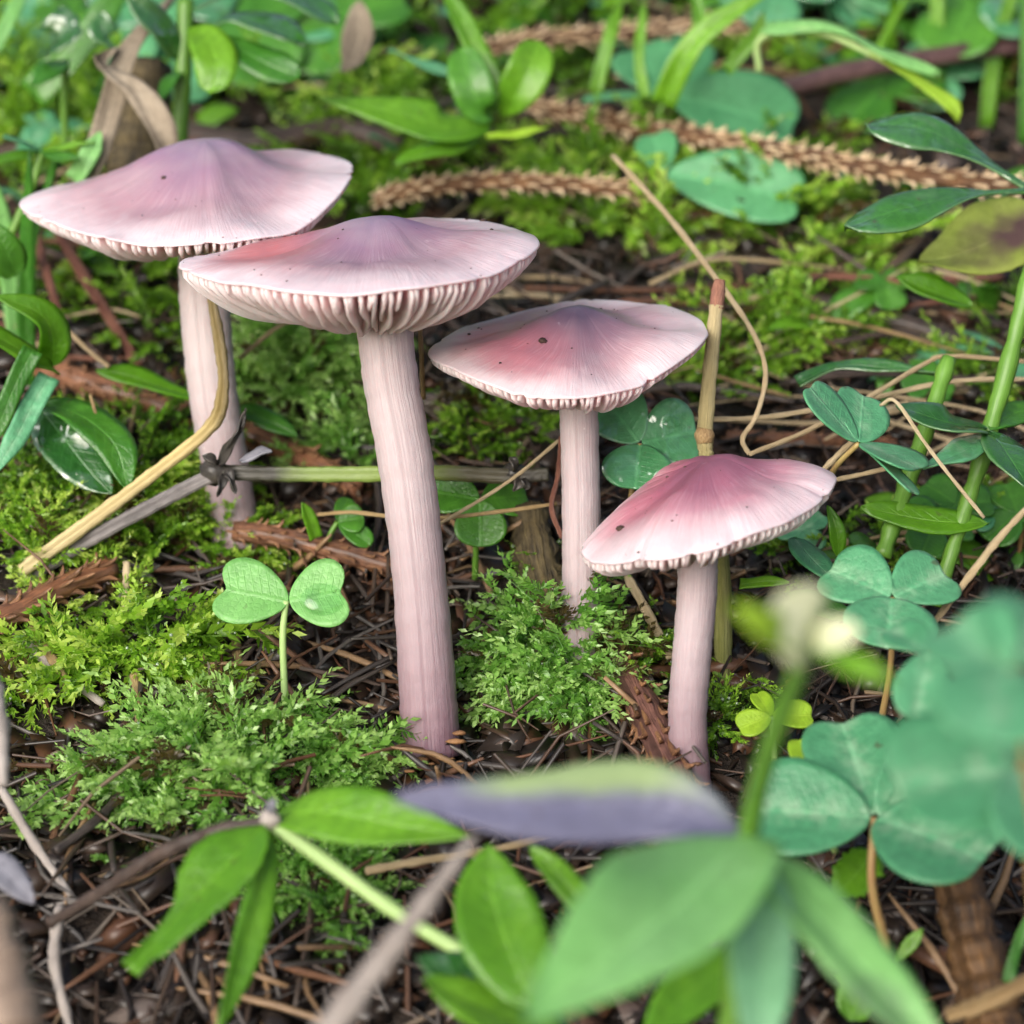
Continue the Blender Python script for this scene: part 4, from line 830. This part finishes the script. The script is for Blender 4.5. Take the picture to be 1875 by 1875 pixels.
lf(th, [(78, 278, 33.0), (130, 266, 32.8), (175, 262, 32.7)], 16, (0, .7, .6), 'lime', 'lance'); lf(th, [(78, 280, 33.0), (115, 288, 32.7), (150, 292, 32.5)], 30, (0, .7, .6), 'green', 'lance')
st(th, [(20, 430, 33.0), (55, 350, 33.0), (76, 280, 33.0)], .06)

# dry leaf and dead things behind the tall mushroom
oneleaf('twisted grey dry leaf hanging over behind the tall pointed cap', [(300, 285, 33.3), (280, 230, 33.2), (240, 170, 33.2), (195, 140, 33.2), (180, 118, 33.3), (215, 85, 33.4)], 42, (.5, .3, .8), 'dryleaf', 'strip', nl=34, nw=6, fold=.9, ripple=.12)
oneleaf('bleached dry blade leaning beside the twisted dry leaf', [(148, 340, 33.0), (180, 270, 33.0), (205, 190, 33.2), (238, 90, 33.6), (330, -20, 34.5)], 46, (.2, .4, .9), 'dryleaf', 'strip', nl=24, nw=6, fold=.3)
oneleaf('pale green blade base beside the bleached dry blade', [(135, 330, 32.9), (160, 290, 32.8), (185, 240, 32.9)], 36, (.2, .4, .9), 'pale', 'strip')
th = thing('rotten_stump', 'short dark rotten stub behind the umbo of the pointed cap', 'stump', P(255, 330, 34.4))
V, F, a = tube([P(250, 330, 34.4), P(262, 230, 34.5), P(275, 120, 34.7)], [.42, .38, .3], n=20, m=26, rough=.25, lump=.1); mobj('wood', V, F, M['mossbark'], th, a)
oneleaf('hanging brown dry leaf beside the lime shoots at the back', [(655, 0, 36.0), (660, 60, 35.8), (648, 110, 35.6), (625, 135, 35.5)], 58, (-.2, .2, .95), 'dryleaf', 'lance', fold=.5)
# plant with glossy leaves, top of the picture
th = thing('glossy_plant', 'upright plant with wet shining leaves behind the tall pointed cap', 'plant', P(322, 330, 34.2))
st(th, [(322, 330, 34.2), (330, 220, 34.1), (336, 110, 34.0), (340, 0, 34.0)], .12)
lf(th, [(338, 90, 34.0), (420, 40, 33.8), (490, 45, 33.6), (555, 85, 33.4)], 92, (.1, .85, .45), 'gloss', 'obov', nl=22, nw=8)
lf(th, [(340, 50, 34.0), (372, 65, 33.6), (395, 115, 33.3), (385, 172, 33.2)], 80, (.1, .3, .9), 'lime', 'obov')
lf(th, [(345, 60, 34.0), (430, 90, 33.6), (490, 120, 33.4), (550, 140, 33.3)], 72, (.1, .5, .85), 'green', 'obov')
lf(th, [(335, 110, 34.0), (300, 60, 33.7), (265, 20, 33.5), (230, -20, 33.4)], 62, (-.3, .6, .7), 'gloss', 'lance')
lf(th, [(340, 20, 34.0), (430, -10, 33.7), (540, 0, 33.5), (620, 40, 33.5)], 80, (.1, .8, .5), 'gloss', 'obov')
lf(th, [(334, 130, 34.0), (310, 150, 33.7), (290, 190, 33.5)], 30, (-.2, .5, .85), 'green', 'lance')
th = thing('holly_sprig', 'spiny wet leaf sprig behind the twisted dry leaf', 'plant', P(120, 300, 35.0))
st(th, [(120, 300, 35.0), (118, 200, 34.8), (120, 110, 34.6)], .06)
lf(th, [(85, 105, 34.5), (110, 75, 34.3), (115, 40, 34.3), (110, 12, 34.4)], 82, (-.1, .7, .6), 'gloss', 'ovate', jag=.5, nl=10)
lf(th, [(205, 90, 34.6), (195, 70, 34.4), (188, 45, 34.4), (190, 20, 34.4)], 60, (.2, .7, .6), 'gloss', 'ovate', jag=.5, nl=10)
lf(th, [(120, 110, 34.6), (90, 130, 34.2), (60, 160, 34.0)], 50, (-.1, .5, .85), 'green', 'lance')
oneleaf('broad dark green strap leaf rising behind the spiny sprig', [(60, 175, 35.4), (120, 110, 35.3), (180, 40, 35.4), (240, -40, 35.6)], 62, (.3, .4, .85), 'green', 'strip')
oneleaf('pale green blade crossing behind the spiny sprig', [(-10, 90, 35.5), (20, 30, 35.6), (50, -30, 35.8)], 26, (.2, .4, .85), 'pale', 'strip')

# leaf rosette in the middle of the back
th = thing('leaf_rosette', 'lime green leaf rosette sprouting above the arched spruce twig', 'plant', gpt(915, 215))
lf(th, [(905, 220, 35.0), (880, 200, 34.7), (862, 150, 34.6), (845, 85, 34.8)], 78, (-.2, .3, .9), 'green', 'obov', nl=20, nw=8, fold=.25)
lf(th, [(920, 215, 35.0), (940, 180, 34.7), (968, 130, 34.6), (985, 75, 34.8)], 82, (.25, .3, .9), 'lime', 'obov', nl=20, nw=8, fold=.25)
lf(th, [(912, 200, 35.2), (890, 130, 35.2), (850, 50, 35.3), (800, -40, 35.6)], 46, (.2, .4, .9), 'lime', 'strip', fold=.3)
lf(th, [(900, 222, 34.9), (820, 236, 34.5), (740, 215, 34.4), (570, 175, 34.3)], 96, (-.1, .6, .75), 'lime', 'lance', nl=22, nw=8)
lf(th, [(880, 150, 35.3), (800, 128, 35.2), (710, 92, 35.1)], 30, (0, .8, .5), 'teal', 'lance')
lf(th, [(890, 250, 34.6), (950, 245, 34.3), (1005, 235, 34.2)], 22, (0, .6, .75), 'yellow', 'lance')
oneleaf('dark lime leaf lying on moss under the rosette', [(880, 255, 34.8), (800, 275, 34.4), (720, 300, 34.1)], 50, (0, .7, .7), 'lime', 'lance')
# large sorrel leaves behind the spruce twig
trefoil('large pale sorrel leaf arching over the long tan spruce twig', (1222, 175, 36.9), [(250, 52, -.2, 205, (.2, .45, .88), .12), (-165, 5, .2, 60, (0, .85, .4), .05), (-60, -95, .6, 150, (-.1, .6, .75)), (60, -110, .8, 110, (.1, .5, .85))], (1180, 330), 'tealplain', pet='greenstem', prad=.05)
trefoil('teal sorrel leaf hanging beneath the long tan spruce twig', (1215, 318, 35.7), [(264, 40, -.5, 175, (.1, .4, .9), .1), (-20, -80, .4, 90, (-.2, .5, .8))], (1200, 420), 'tealplain', pet='greenstem')
th = thing('grass_tuft', 'bright grass blades fanning up behind the arching sorrel leaf', 'grass', gpt(1225, 200))
for (pts, wd) in [([(1215, 190, 35.6), (1250, 110, 35.3), (1300, 50, 35.2), (1420, -20, 35.2)], 46), ([(1330, 130, 35.8), (1380, 70, 35.6), (1400, 20, 35.5)], 26), ([(1090, 170, 36.2), (1110, 90, 36.2), (1140, -10, 36.4)], 26), ([(1180, 180, 36.0), (1170, 100, 36.0), (1180, 0, 36.2)], 20), ([(1240, 150, 36.4), (1280, 60, 36.4), (1270, -30, 36.6)], 30)]:
    lf(th, pts, wd, (.1, .35, .9), 'lime', 'strip', fold=.3)
th = thing('withered_plant', 'drooping pale yellow stalk with limp leaves over the purple brown branch', 'plant', P(1400, 60, 35.0))
lf(th, [(1400, 50, 35.0), (1520, 55, 34.6), (1620, 100, 34.3), (1720, 140, 34.2)], 52, (.1, .8, .5), 'pale', 'strip')
lf(th, [(1600, 95, 34.4), (1680, 150, 34.2), (1740, 190, 34.0), (1755, 225, 34.0)], 30, (.3, .5, .8), 'yellow', 'strip', name='limp_leaf')
st(th, [(1390, 130, 35.4), (1395, 70, 35.1), (1500, 60, 34.7), (1620, 110, 34.3)], .05, 'palestem')
# stems dark at the top
for i, (pts, r_, lab) in enumerate([([(735, 110, .5), (740, 40, .6), (735, -40, .6)], .08, 'dark thin dead stem behind the rosette strap leaf'), ([(835, 130, .4), (815, 50, .4), (795, -30, .4)], .06, 'brown dead stem beside the rosette strap leaf')]):
    line('dead_stalk', lab, 'stem', pts, r_, 'twigdark')

# scattered cover at the back of the bank: sorrel, grass blades, small herb leaves
TREF = []
def small_trefoil(p, size, rot, tilt, mat, label, group, height):
    top = p + np.array([random.uniform(-.3, .3), -.2 - .2 * random.random(), height]); nr = unit(np.array([tilt[0], -.55 + tilt[1], .8]))
    th = thing('wood_sorrel', label, 'wood sorrel', p, group)
    e1 = unit(np.cross(nr, [math.cos(rot), math.sin(rot), .1])); e2 = np.cross(nr, e1)
    for k in range(3):
        a = k * 2.094 + random.uniform(-.12, .12); ax = e1 * math.cos(a) + e2 * math.sin(a)
        V, F, at = heart(top, ax, nr, size, size * 1.15, .13, .2, .12, 4, 24); mobj('leaflet', V, F, M[mat], th, at)
    V, F, at = tube([p, (p + top) / 2 + RT * .05, top], .03, n=6, m=8); mobj('petiole', V, F, M['petiole'], th, at)
def scatter(n, boxes, fn):
    for (x0, y0, x1, y1, k) in boxes:
        for _ in range(k): fn(random.uniform(x0, x1), random.uniform(y0, y1))
scatter(0, [(1380, -60, 1880, 130, 26), (1000, -60, 1400, 60, 9), (660, -60, 900, 60, 6), (1500, 130, 1880, 260, 5), (0, 100, 330, 230, 5), (400, 80, 640, 200, 5)],
  lambda x, y: small_trefoil(gpt(x, y), random.uniform(.6, 1.35), random.random() * 6, (random.uniform(-.3, .3), random.uniform(-.15, .15)), random.choice(['tealplain', 'teal', 'tealwet', 'green']), 'small pale sorrel trefoil crowded at the back of the bank', 'sorrel trefoils at the back', random.uniform(.5, 1.3)))
scatter(0, [(1560, 560, 1880, 760, 3), (1440, 1000, 1560, 1090, 1), (1660, 970, 1880, 1060, 4), (0, 300, 120, 420, 2)],
  lambda x, y: small_trefoil(gpt(x, y), random.uniform(.35, .6), random.random() * 6, (random.uniform(-.3, .3), random.uniform(-.15, .15)), random.choice(['teal', 'green']), 'small low sorrel trefoil among moss and straws', 'low sorrel trefoils', random.uniform(.3, .7)))
def blade(x, y):
    p = gpt(x, y); h = random.uniform(1.5, 3.5); lean = np.array([random.uniform(-.8, .8), random.uniform(-.6, .3), 0]) * h * .5
    V, F, a = leaf([p, p + np.array([0, 0, h * .5]) + lean * .3, p + np.array([0, 0, h]) + lean], random.uniform(.12, .35), unit(np.array([random.uniform(-.5, .5), -1, .4])), 'strip', nl=12, nw=4, fold=.3)
    tag(mobj('grass_shoot', V, F, M[random.choice(['lime', 'lime', 'green', 'pale'])], base=p, attrs=a), 'upright grass blade among the leaves at the back', 'grass blade', 'grass blades at the back')
scatter(0, [(0, -40, 330, 140, 9), (380, -40, 720, 120, 9), (900, -60, 1300, 60, 8), (1300, -60, 1880, 40, 6)], blade)
def herb(x, y):
    p = gpt(x, y); L = random.uniform(.5, 1.3); a_ = random.random() * 6.28; dr = np.array([math.cos(a_), math.sin(a_) * .7 - .2, random.uniform(.15, .7)]) * L
    V, F, a = leaf([p, p + dr * .5 + np.array([0, 0, .15 * L]), p + dr], L * random.uniform(.3, .5), np.array([0, -.5, .9]), random.choice(['lance', 'obov', 'ovate']), nl=10, nw=4)
    tag(mobj('herb_leaf', V, F, M[random.choice(['lime', 'green', 'green', 'teal'])], base=p, attrs=a), 'small loose green herb leaf low on the bank behind the mushrooms', 'leaf', 'herb leaves on the bank')
scatter(0, [(0, 60, 340, 300, 22), (380, 60, 900, 230, 22), (900, 60, 1880, 200, 16), (0, 420, 330, 640, 8), (640, 250, 1000, 340, 6), (1450, 330, 1880, 560, 8), (1560, 600, 1880, 780, 4)], herb)

scatter(0, [(0, -40, 420, 120, 10), (420, -60, 900, 60, 10), (900, -60, 1880, 60, 14), (1440, 150, 1880, 330, 5), (0, 560, 120, 760, 3)], blade)
scatter(0, [(0, -20, 420, 260, 26), (420, 0, 900, 200, 18), (1000, 0, 1880, 140, 22), (1450, 560, 1880, 700, 6), (1560, 940, 1880, 1060, 6), (0, 380, 120, 560, 6)], herb)
def dead_bit(name, label, cat, group, mats, rad, ln):
    def f(x, y):
        p = gpt(x, y) + np.array([0, 0, random.uniform(.1, .5)]); a = random.uniform(-.9, .9) + (math.pi if random.random() < .5 else 0); L = random.uniform(*ln)
        d = np.array([math.cos(a), math.sin(a) * .8, 0]); d[2] = d[1] * SLOPE + random.uniform(-.15, .3); b = np.array([random.uniform(-.1, .1), 0, random.uniform(-.05, .12)]) * L
        r0 = random.uniform(*rad); V, F, at = tube([p - d * L / 2, p - d * L * .15 + b, p + d * L * .2 + b * .6, p + d * L / 2], [r0, r0 * 1.1, r0 * .9, r0 * .5], n=6, m=14, rough=.2, lump=.15)
        tag(mobj(name, V, F, M[random.choice(mats)], base=p, attrs=at), label, cat, group)
    return f
scatter(0, [(1330, 420, 1880, 860, 26), (640, 230, 1330, 620, 16), (0, 330, 330, 680, 10), (300, 0, 1880, 230, 16), (1440, 860, 1880, 1060, 8)],
  dead_bit('dry_straw', 'short dry straw lying across the moss of the bank behind the mushrooms', 'straw', 'dry straws on the bank', ['straw', 'straw', 'strawdark'], (.018, .035), (1.2, 3.2)))
scatter(0, [(1100, 380, 1880, 860, 14), (640, 250, 1100, 640, 12), (0, 300, 330, 700, 9), (300, 0, 1880, 230, 12)],
  dead_bit('dead_twig', 'thin dark dead twig lying among moss of the bank behind the mushrooms', 'twig', 'dead twigs on the bank', ['branch', 'twigdark', 'stemred'], (.03, .06), (1.5, 3.5)))
# ------------------------------------------------------------------ moss
def shoot_template(seed, L=1.0, branches=7):
    """a feathery moss frond lying along +X, leaflets as small folded rhombs; returns verts, tris"""
    r = np.random.default_rng(seed); V = []; F = []; C = []
    def axis(p0, dr, ln, nleaf, ls, up, tipc):
        dr = unit(dr); side = unit(np.cross(dr, up)); cur = r.normal(size=3) * .12
        for k in range(nleaf):
            f = k / nleaf; p = p0 + dr * ln * f + (cur * ln) * f * f
            ang = k * 2.4 + r.normal() * .3
            o = side * math.cos(ang) + np.cross(side, dr) * math.sin(ang) * .75
            d = unit(dr * (.75 + .3 * f) + o * .9); l = ls * (1.05 - .45 * f) * (.8 + .4 * r.random()); sd = unit(np.cross(d, dr + o * .2)); b = len(V); wd = l * .27
            V.extend([p, p + d * l * .45 + sd * wd, p + d * l + dr * l * .12, p + d * l * .45 - sd * wd]); C.extend([f * .5 + tipc * .5] * 4)  # value rises towards the tip: highlights painted into the moss colour
            F.extend([(b, b + 1, b + 2), (b, b + 2, b + 3)])
        b = len(V); w_ = ls * .10; e = p0 + dr * ln + cur * ln
        V.extend([p0 + side * w_, p0 - side * w_, p0 + np.cross(side, dr) * w_, e]); C.extend([.15] * 4); F.extend([(b, b + 1, b + 3), (b + 1, b + 2, b + 3), (b + 2, b, b + 3)])
    upv = np.array([0, 0, 1.0])
    axis(np.zeros(3), np.array([1, 0, .05]), L, 30, .145, upv, .6)
    for k in range(branches):
        f = .12 + .78 * k / branches; sgn = 1 if k % 2 else -1
        axis(np.array([L * f, 0, .0]), np.array([.75, sgn * (.75 + .2 * r.random()), .15 + .35 * r.normal() * .6]), L * (.42 * (1 - f * .65)), 12, .12, upv, .3 + .5 * f)
    return np.array(V), np.array(F), np.array(C)
TPL = [shoot_template(i, 1.0, b) for i, b in enumerate((0, 3, 5, 7, 8, 9))]
def moss_patch(label, items, n, ln=(.6, 1.1), tone=.5, spread=.25, mat='moss', lift=.05, upness=.6, tpl=(1, 2, 3, 4), base_off=0.0, seed=0):
    """items: list of (px,py,rx,ry) ellipses in which shoots root on the bank"""
    r = np.random.default_rng(seed + 11); Vs = []; Fs = []; Cs = []; o = 0
    area = np.array([q[2] * q[3] for q in items], float); cum = area / area.sum()
    for k in range(n):
        q = items[r.choice(len(items), p=cum)]; a = r.random() * 6.28; rad = math.sqrt(r.random())
        px, py = q[0] + q[2] * rad * math.cos(a), q[1] + q[3] * rad * math.sin(a)
        p = gpt(px, py); dm = q[4] if len(q) > 4 else base_off
        p = p + np.array([0, -.35 * dm, dm * (1 - .5 * rad)]) + np.array([0, 0, -.06])
        V, F, C = TPL[r.choice(tpl)]
        out = np.array([math.cos(a) * (.4 + rad), -.35 - .5 * math.sin(a) * rad * (.8), 0]) * .8
        d = unit(out + r.normal(size=3) * .45 + np.array([0, 0, upness * (1.1 - .7 * rad)])); nrm = unit(np.array([0, -.45, 1]) + r.normal(size=3) * .25)
        y = unit(np.cross(nrm, d)); z = np.cross(d, y); s = r.uniform(*ln)
        Mx = np.stack([d, y, z], 1) * s
        sag = V.copy(); sag[:, 2] -= .28 * V[:, 0] ** 2
        Vs.append(sag @ Mx.T + p + np.array([0, 0, lift])); Fs.append(F + o); o += len(V)
        Cs.append(np.full(len(C), .03) if r.random() < .09 else np.clip(tone + (C - .40) * .7 + r.normal() * spread * .6, .1, 1))
    V = np.concatenate(Vs); F = np.concatenate(Fs)
    ob = mobj('moss', V, F, M[mat], base=V.mean(0), attrs={'cv': np.concatenate(Cs)}, smooth=False)
    tag(ob, label, 'moss', None, 'stuff'); return ob
moss_patch('feathery pale green moss carpet below the cotyledon seedling', [(450, 1425, 230, 60, .25), (210, 1445, 120, 32, .1), (620, 1410, 90, 50, .15), (400, 1375, 110, 40, .25), (320, 1500, 100, 35, .05)], 210, (.45, 1.15), .72, mat='mossblue', upness=.5, seed=1)
moss_patch('bright trailing moss strands crossing needle litter beside the seedling', [(180, 1245, 130, 22, .3), (60, 1285, 60, 22, .15), (280, 1205, 70, 32, .4), (330, 1215, 60, 16, .45)], 62, (.6, 1.25), .72, seed=2, upness=.35)
moss_patch('single moss strand reaching past the seedling stem', [(350, 1215, 30, 10, .5)], 5, (1.1, 1.5), .72, seed=3, upness=.0, tpl=(0, 0, 1))
moss_patch('yellow green moss cushion under the grey square stalk', [(40, 1010, 110, 55, .35), (265, 950, 60, 28, .45), (150, 1100, 60, 30, .1)], 190, (.4, .75), .74, seed=4)
moss_patch('ragged moss over the twig in front of the tall stem', [(420, 1025, 70, 28, .35), (300, 1000, 60, 35, .2), (470, 1050, 30, 20, .3)], 95, (.4, .75), .55, seed=5)
moss_patch('fine bright moss tuft between the two tallest stems', [(560, 690, 95, 60, .5), (610, 650, 50, 40, .6), (520, 720, 60, 40, .3), (640, 840, 40, 40, .2)], 170, (.5, 1.05), .8, mat='mossblue', seed=6)
moss_patch('dense moss clump hanging before the slender pale stem', [(1000, 1205, 75, 30, .7), (1010, 1240, 70, 40, .5), (960, 1290, 40, 30, .3), (1060, 1270, 40, 30, .4)], 130, (.5, 1.05), .66, mat='mossblue', seed=7, upness=.2)
moss_patch('dark green moss slope beside the bluish wet leaf', [(260, 820, 110, 70, .15), (130, 930, 110, 40, .2), (60, 880, 60, 50, .1), (330, 880, 60, 60, .1)], 170, (.4, .9), .38, seed=8)  # low tone puts the shadow on this slope into the moss colour
moss_patch('soft moss bank behind the upright woody stem', [(1370, 680, 110, 70, .2), (1440, 620, 80, 50, .2), (1260, 700, 60, 40, .2), (1540, 640, 60, 50, .1)], 70, (.6, 1.2), .6, seed=9)
moss_patch('pale moss sprays behind the purple eyed cap', [(1090, 420, 60, 40, .5), (1100, 480, 60, 30, .4), (1030, 300, 40, 30, .4), (1180, 460, 40, 20, .3)], 34, (.9, 1.8), .7, seed=10)
moss_patch('moss mound under the wet glossy leaves', [(1480, 430, 90, 40, .3), (1560, 490, 60, 40, .3), (1400, 430, 40, 40, .3), (1480, 540, 40, 30, .2)], 44, (.7, 1.5), .55, seed=11)
moss_patch('moss beneath the lime rosette and fallen branch', [(760, 290, 110, 45, .3), (690, 260, 60, 30, .2), (900, 280, 70, 30, .2), (660, 330, 60, 50, .2), (620, 400, 40, 40, .2)], 60, (.7, 1.5), .52, seed=12)
moss_patch('blurred moss bank behind the spiny sprig', [(80, 190, 110, 60, .3), (180, 240, 80, 40, .2), (40, 130, 60, 60, .3), (30, 330, 60, 50, .1)], 80, (.9, 1.6), .6, seed=13)
moss_patch('dark moss in the hollow beneath the pointed cap', [(200, 520, 120, 70, .1), (280, 600, 60, 60, .1), (120, 480, 60, 60, .1)], 70, (.6, 1.1), .45, seed=14)  # lower tone paints the hollow's shade into the moss
moss_patch('moss tufts on litter in front of the torn leaf whorl', [(580, 1610, 90, 60, .1), (620, 1660, 60, 40, .1), (520, 1560, 60, 40, .1), (230, 1560, 50, 20, .0)], 120, (.4, .75), .55, mat='mossblue', seed=15)
moss_patch('small moss tuft at the foot of the smallest stem', [(1320, 1330, 22, 40, .2), (1180, 1210, 40, 30, .2), (1340, 1270, 20, 20, .1)], 50, (.35, .6), .5, seed=16)
moss_patch('sparse moss under the square stalk node between stems', [(850, 820, 90, 30, .1), (940, 800, 50, 30, .1), (900, 760, 60, 20, .1)], 90, (.35, .7), .52, seed=17)
moss_patch('low moss among straws and green stems', [(1500, 1030, 60, 30, .1), (1790, 960, 60, 50, .2), (1660, 1020, 60, 40, .1), (1820, 600, 60, 40, .1), (1790, 720, 30, 30, .3)], 140, (.4, .8), .5, seed=18)
moss_patch('distant moss cover across the top of the bank', [(300, 60, 320, 90, .2), (760, 60, 200, 90, .2), (1200, 60, 220, 90, .2), (1650, 140, 240, 110, .2), (560, 200, 120, 60, .2), (1350, 300, 160, 50, .1)], 110, (.8, 1.8), .45, seed=19)
moss_patch('thin moss film on the rotten stump', [(990, 1080, 24, 60, .45), (1010, 1160, 20, 30, .5)], 26, (.2, .4), .45, seed=20)

# ------------------------------------------------------------------ needle litter
def needle_mesh(seed, L, r0):
    r = np.random.default_rng(seed); b = r.normal() * .12
    V, F, a = tube([np.array([-L / 2, 0, 0]), np.array([0, b, .03 * r.normal()]), np.array([L / 2, 0, 0])], [r0 * .7, r0, r0 * .95, r0 * .35], n=5, m=6, flat=.7)
    return V, F, a
def needle_mat(i, c): return bark_mat('needle_%d' % i, tuple(x * .5 for x in c), c, .5, 4, wet=.3, bump=.3)
NC = [(.045, .034, .028), (.07, .045, .030), (.15, .07, .035), (.13, .115, .105), (.28, .17, .085), (.026, .020, .018)]
NM = []
for i in range(12):
    V, F, a = needle_mesh(i, random.uniform(1.1, 1.9), random.uniform(.026, .052)); NM.append(raw_mesh('spruce_needle', V, F, a, [needle_mat(i, NC[i % 6])]))
def lie(r, p, tilt=.35):
    a = r.random() * 6.28; d = np.array([math.cos(a), math.sin(a), 0]); d[2] = d[1] * SLOPE + r.normal() * tilt; d = unit(d)
    y = unit(np.cross([0, -SLOPE, 1], d)); return d, y, np.cross(d, y)
rr = np.random.default_rng(5)
spots = [(560, 1100, 340, 180, 50), (900, 1150, 180, 200, 40), (1180, 1250, 100, 170, 24), (300, 1700, 420, 180, 90), (1650, 1700, 250, 150, 20), (700, 1250, 200, 130, 30)]
for (cx, cy, rx, ry, n) in spots:
    for _ in range(n):
        px, py = cx + rx * rr.uniform(-1, 1), cy + ry * rr.uniform(-1, 1); p = gpt(px, py) + np.array([0, 0, rr.uniform(.06, .3)])
        d, y, z = lie(rr, p, .4); o = bpy.data.objects.new('spruce_needle', NM[rr.integers(12)]); col.objects.link(o)
        mt = Matrix(((d[0], y[0], z[0], p[0] * S), (d[1], y[1], z[1], p[1] * S), (d[2], y[2], z[2], p[2] * S), (0, 0, 0, 1))); o.matrix_world = mt
        tag(o, 'fallen brown spruce needle lying in the dark litter', 'needle', 'fallen spruce needles')
for (bx, by, bd, n) in [(790, 1375, 27.9, 12), (1272, 1470, 27.3, 10), (436, 1000, 30.8, 9), (1060, 1320, 28.6, 6)]:
    for _ in range(n):
        p = P(bx + rr.uniform(-120, 120), by + rr.uniform(15, 75), bd - rr.uniform(.1, .7)); a = rr.uniform(0, 6.28)
        d = unit(np.array([math.cos(a), math.sin(a) * .5, rr.uniform(-.1, .55)])); y = unit(np.cross([0, -1, .3], d)); z = np.cross(d, y)
        o = bpy.data.objects.new('spruce_needle', NM[rr.integers(12)]); col.objects.link(o)
        o.matrix_world = Matrix(((d[0] * .8, y[0], z[0], p[0] * S), (d[1] * .8, y[1], z[1], p[1] * S), (d[2] * .8, y[2], z[2], p[2] * S), (0, 0, 0, 1)))
        tag(o, 'loose brown needle propped against the foot of a mushroom stem', 'needle', 'needles at the stem feet')
def litter(label, name, n, region, fn, mat, seed, cvr=(0, 1)):
    r = np.random.default_rng(seed); Vs = []; Fs = []; Cs = []; o = 0
    for k in range(n):
        x, y = region(r); p = np.array([x, y, float(gz(x, y))]); V, F, lift = fn(r); d, yv, z = lie(r, p, .3)
        Vs.append(V @ np.stack([d, yv, z], 1).T + p + np.array([0, 0, lift])); Fs.append(F + o); o += len(V); Cs.append(np.full(len(V), r.uniform(*cvr)))
    V = np.concatenate(Vs); ob = mobj(name, V, np.concatenate(Fs), M[mat], base=V.mean(0), attrs={'cv': np.concatenate(Cs)}, smooth=False)
    tag(ob, label, 'litter', None, 'stuff')
def box_needle(r):
    L = r.uniform(.5, 1.7); w_ = r.uniform(.014, .042); b = r.normal() * .1
    xs = np.array([-.5, 0, .5]) * L; V = []
    for i, x in enumerate(xs):
        ww = w_ * (1, 1, .4)[i]; yo = b if i == 1 else 0
        V += [(x, yo - ww, 0), (x, yo, ww * .8), (x, yo + ww, 0), (x, yo, -ww * .8)]
    F = []
    for i in range(2):
        for j in range(4): a, b2, c, d = i * 4 + j, i * 4 + (j + 1) % 4, i * 4 + 4 + (j + 1) % 4, i * 4 + 4 + j; F += [(a, b2, c), (a, c, d)]
    return np.array(V), np.array(F), r.uniform(.0, .18)
def flake(r):
    n = 6; a = np.sort(r.random(n) * 6.28); s = .05 + .42 * r.random() ** 2.4; V = [(0, 0, s * .3 * r.random())] + [(math.cos(t) * s * r.uniform(.6, 1.2), math.sin(t) * s * r.uniform(.4, .9), r.normal() * s * .15) for t in a] + [(0, 0, -s * .25)]
    F = [(0, 1 + i, 1 + (i + 1) % n) for i in range(n)] + [(n + 1, 1 + (i + 1) % n, 1 + i) for i in range(n)]
    return np.array(V), np.array(F), r.uniform(0, .15)
near = lambda r: (r.uniform(-7.5, 7.5), r.uniform(-7, 9)); far = lambda r: (r.uniform(-14, 14), r.uniform(6, 24))
litter('dense bed of old spruce needles covering the forest soil', 'needle_litter', 3000, near, box_needle, 'litter', 31)
litter('bark flakes and leaf crumbs mixed into the forest soil', 'bark_crumbs', 8500, near, flake, 'litter', 32, (0, .9))
litter('needle litter higher up on the bank', 'needle_litter', 3500, far, box_needle, 'litter', 33)
litter('bark crumbs higher up on the bank', 'bark_crumbs', 2500, far, flake, 'litter', 34, (0, .9))
# orange brown debris clinging to the foot of the thickest stem
r = np.random.default_rng(9)
for i in range(14):
    V, F = crumb_mesh(100 + i, 8, 5); c = P(r.uniform(735, 850), r.uniform(1335, 1415), 27.65 + r.uniform(-.15, .2)); s_ = r.uniform(.03, .08)
    tag(mobj('debris_flake', V * s_ * np.array([1.5, .7, .7]) + c, F, M['mycel'], base=c), 'orange brown debris flake at the foot of the thickest stem', 'debris', 'debris at the stem foot')

# dew beads added on the moss for bright glints: far too many to count
src = [o for o in col.objects if o.name.startswith('moss')]
Vs = []; Fs = []; k0 = 0; r = np.random.default_rng(21)
bv = np.array([(0, 0, 1), (.894, 0, .447), (.276, .851, .447), (-.724, .526, .447), (-.724, -.526, .447), (.276, -.851, .447), (.724, .526, -.447), (-.276, .851, -.447), (-.894, 0, -.447), (-.276, -.851, -.447), (.724, -.526, -.447), (0, 0, -1)])
bf = np.array([(0, 1, 2), (0, 2, 3), (0, 3, 4), (0, 4, 5), (0, 5, 1), (1, 6, 2), (2, 7, 3), (3, 8, 4), (4, 9, 5), (5, 10, 1), (6, 7, 2), (7, 8, 3), (8, 9, 4), (9, 10, 5), (10, 6, 1), (11, 7, 6), (11, 8, 7), (11, 9, 8), (11, 10, 9), (11, 6, 10)])
for o in src:
    me = o.data
    for i in r.integers(0, len(me.vertices), 45):
        p = (np.array(me.vertices[int(i)].co) + np.array(o.location)) / S
        Vs.append(bv * r.uniform(.010, .024) + p); Fs.append(bf + k0); k0 += 12
V = np.concatenate(Vs)
tag(mobj('dew', V, np.concatenate(Fs), M['bead'], base=V.mean(0)), 'tiny clear dew beads caught in the moss', 'dew', None, 'stuff')

def trapped(r): V, F, l = box_needle(r); return V * .8, F, r.uniform(.25, .6)
litter('dry needles and scraps caught on top of the moss', 'needle_litter', 420, lambda r: (r.uniform(-7, 7), r.uniform(-4, 12)), trapped, 'litter', 41, (.55, 1))
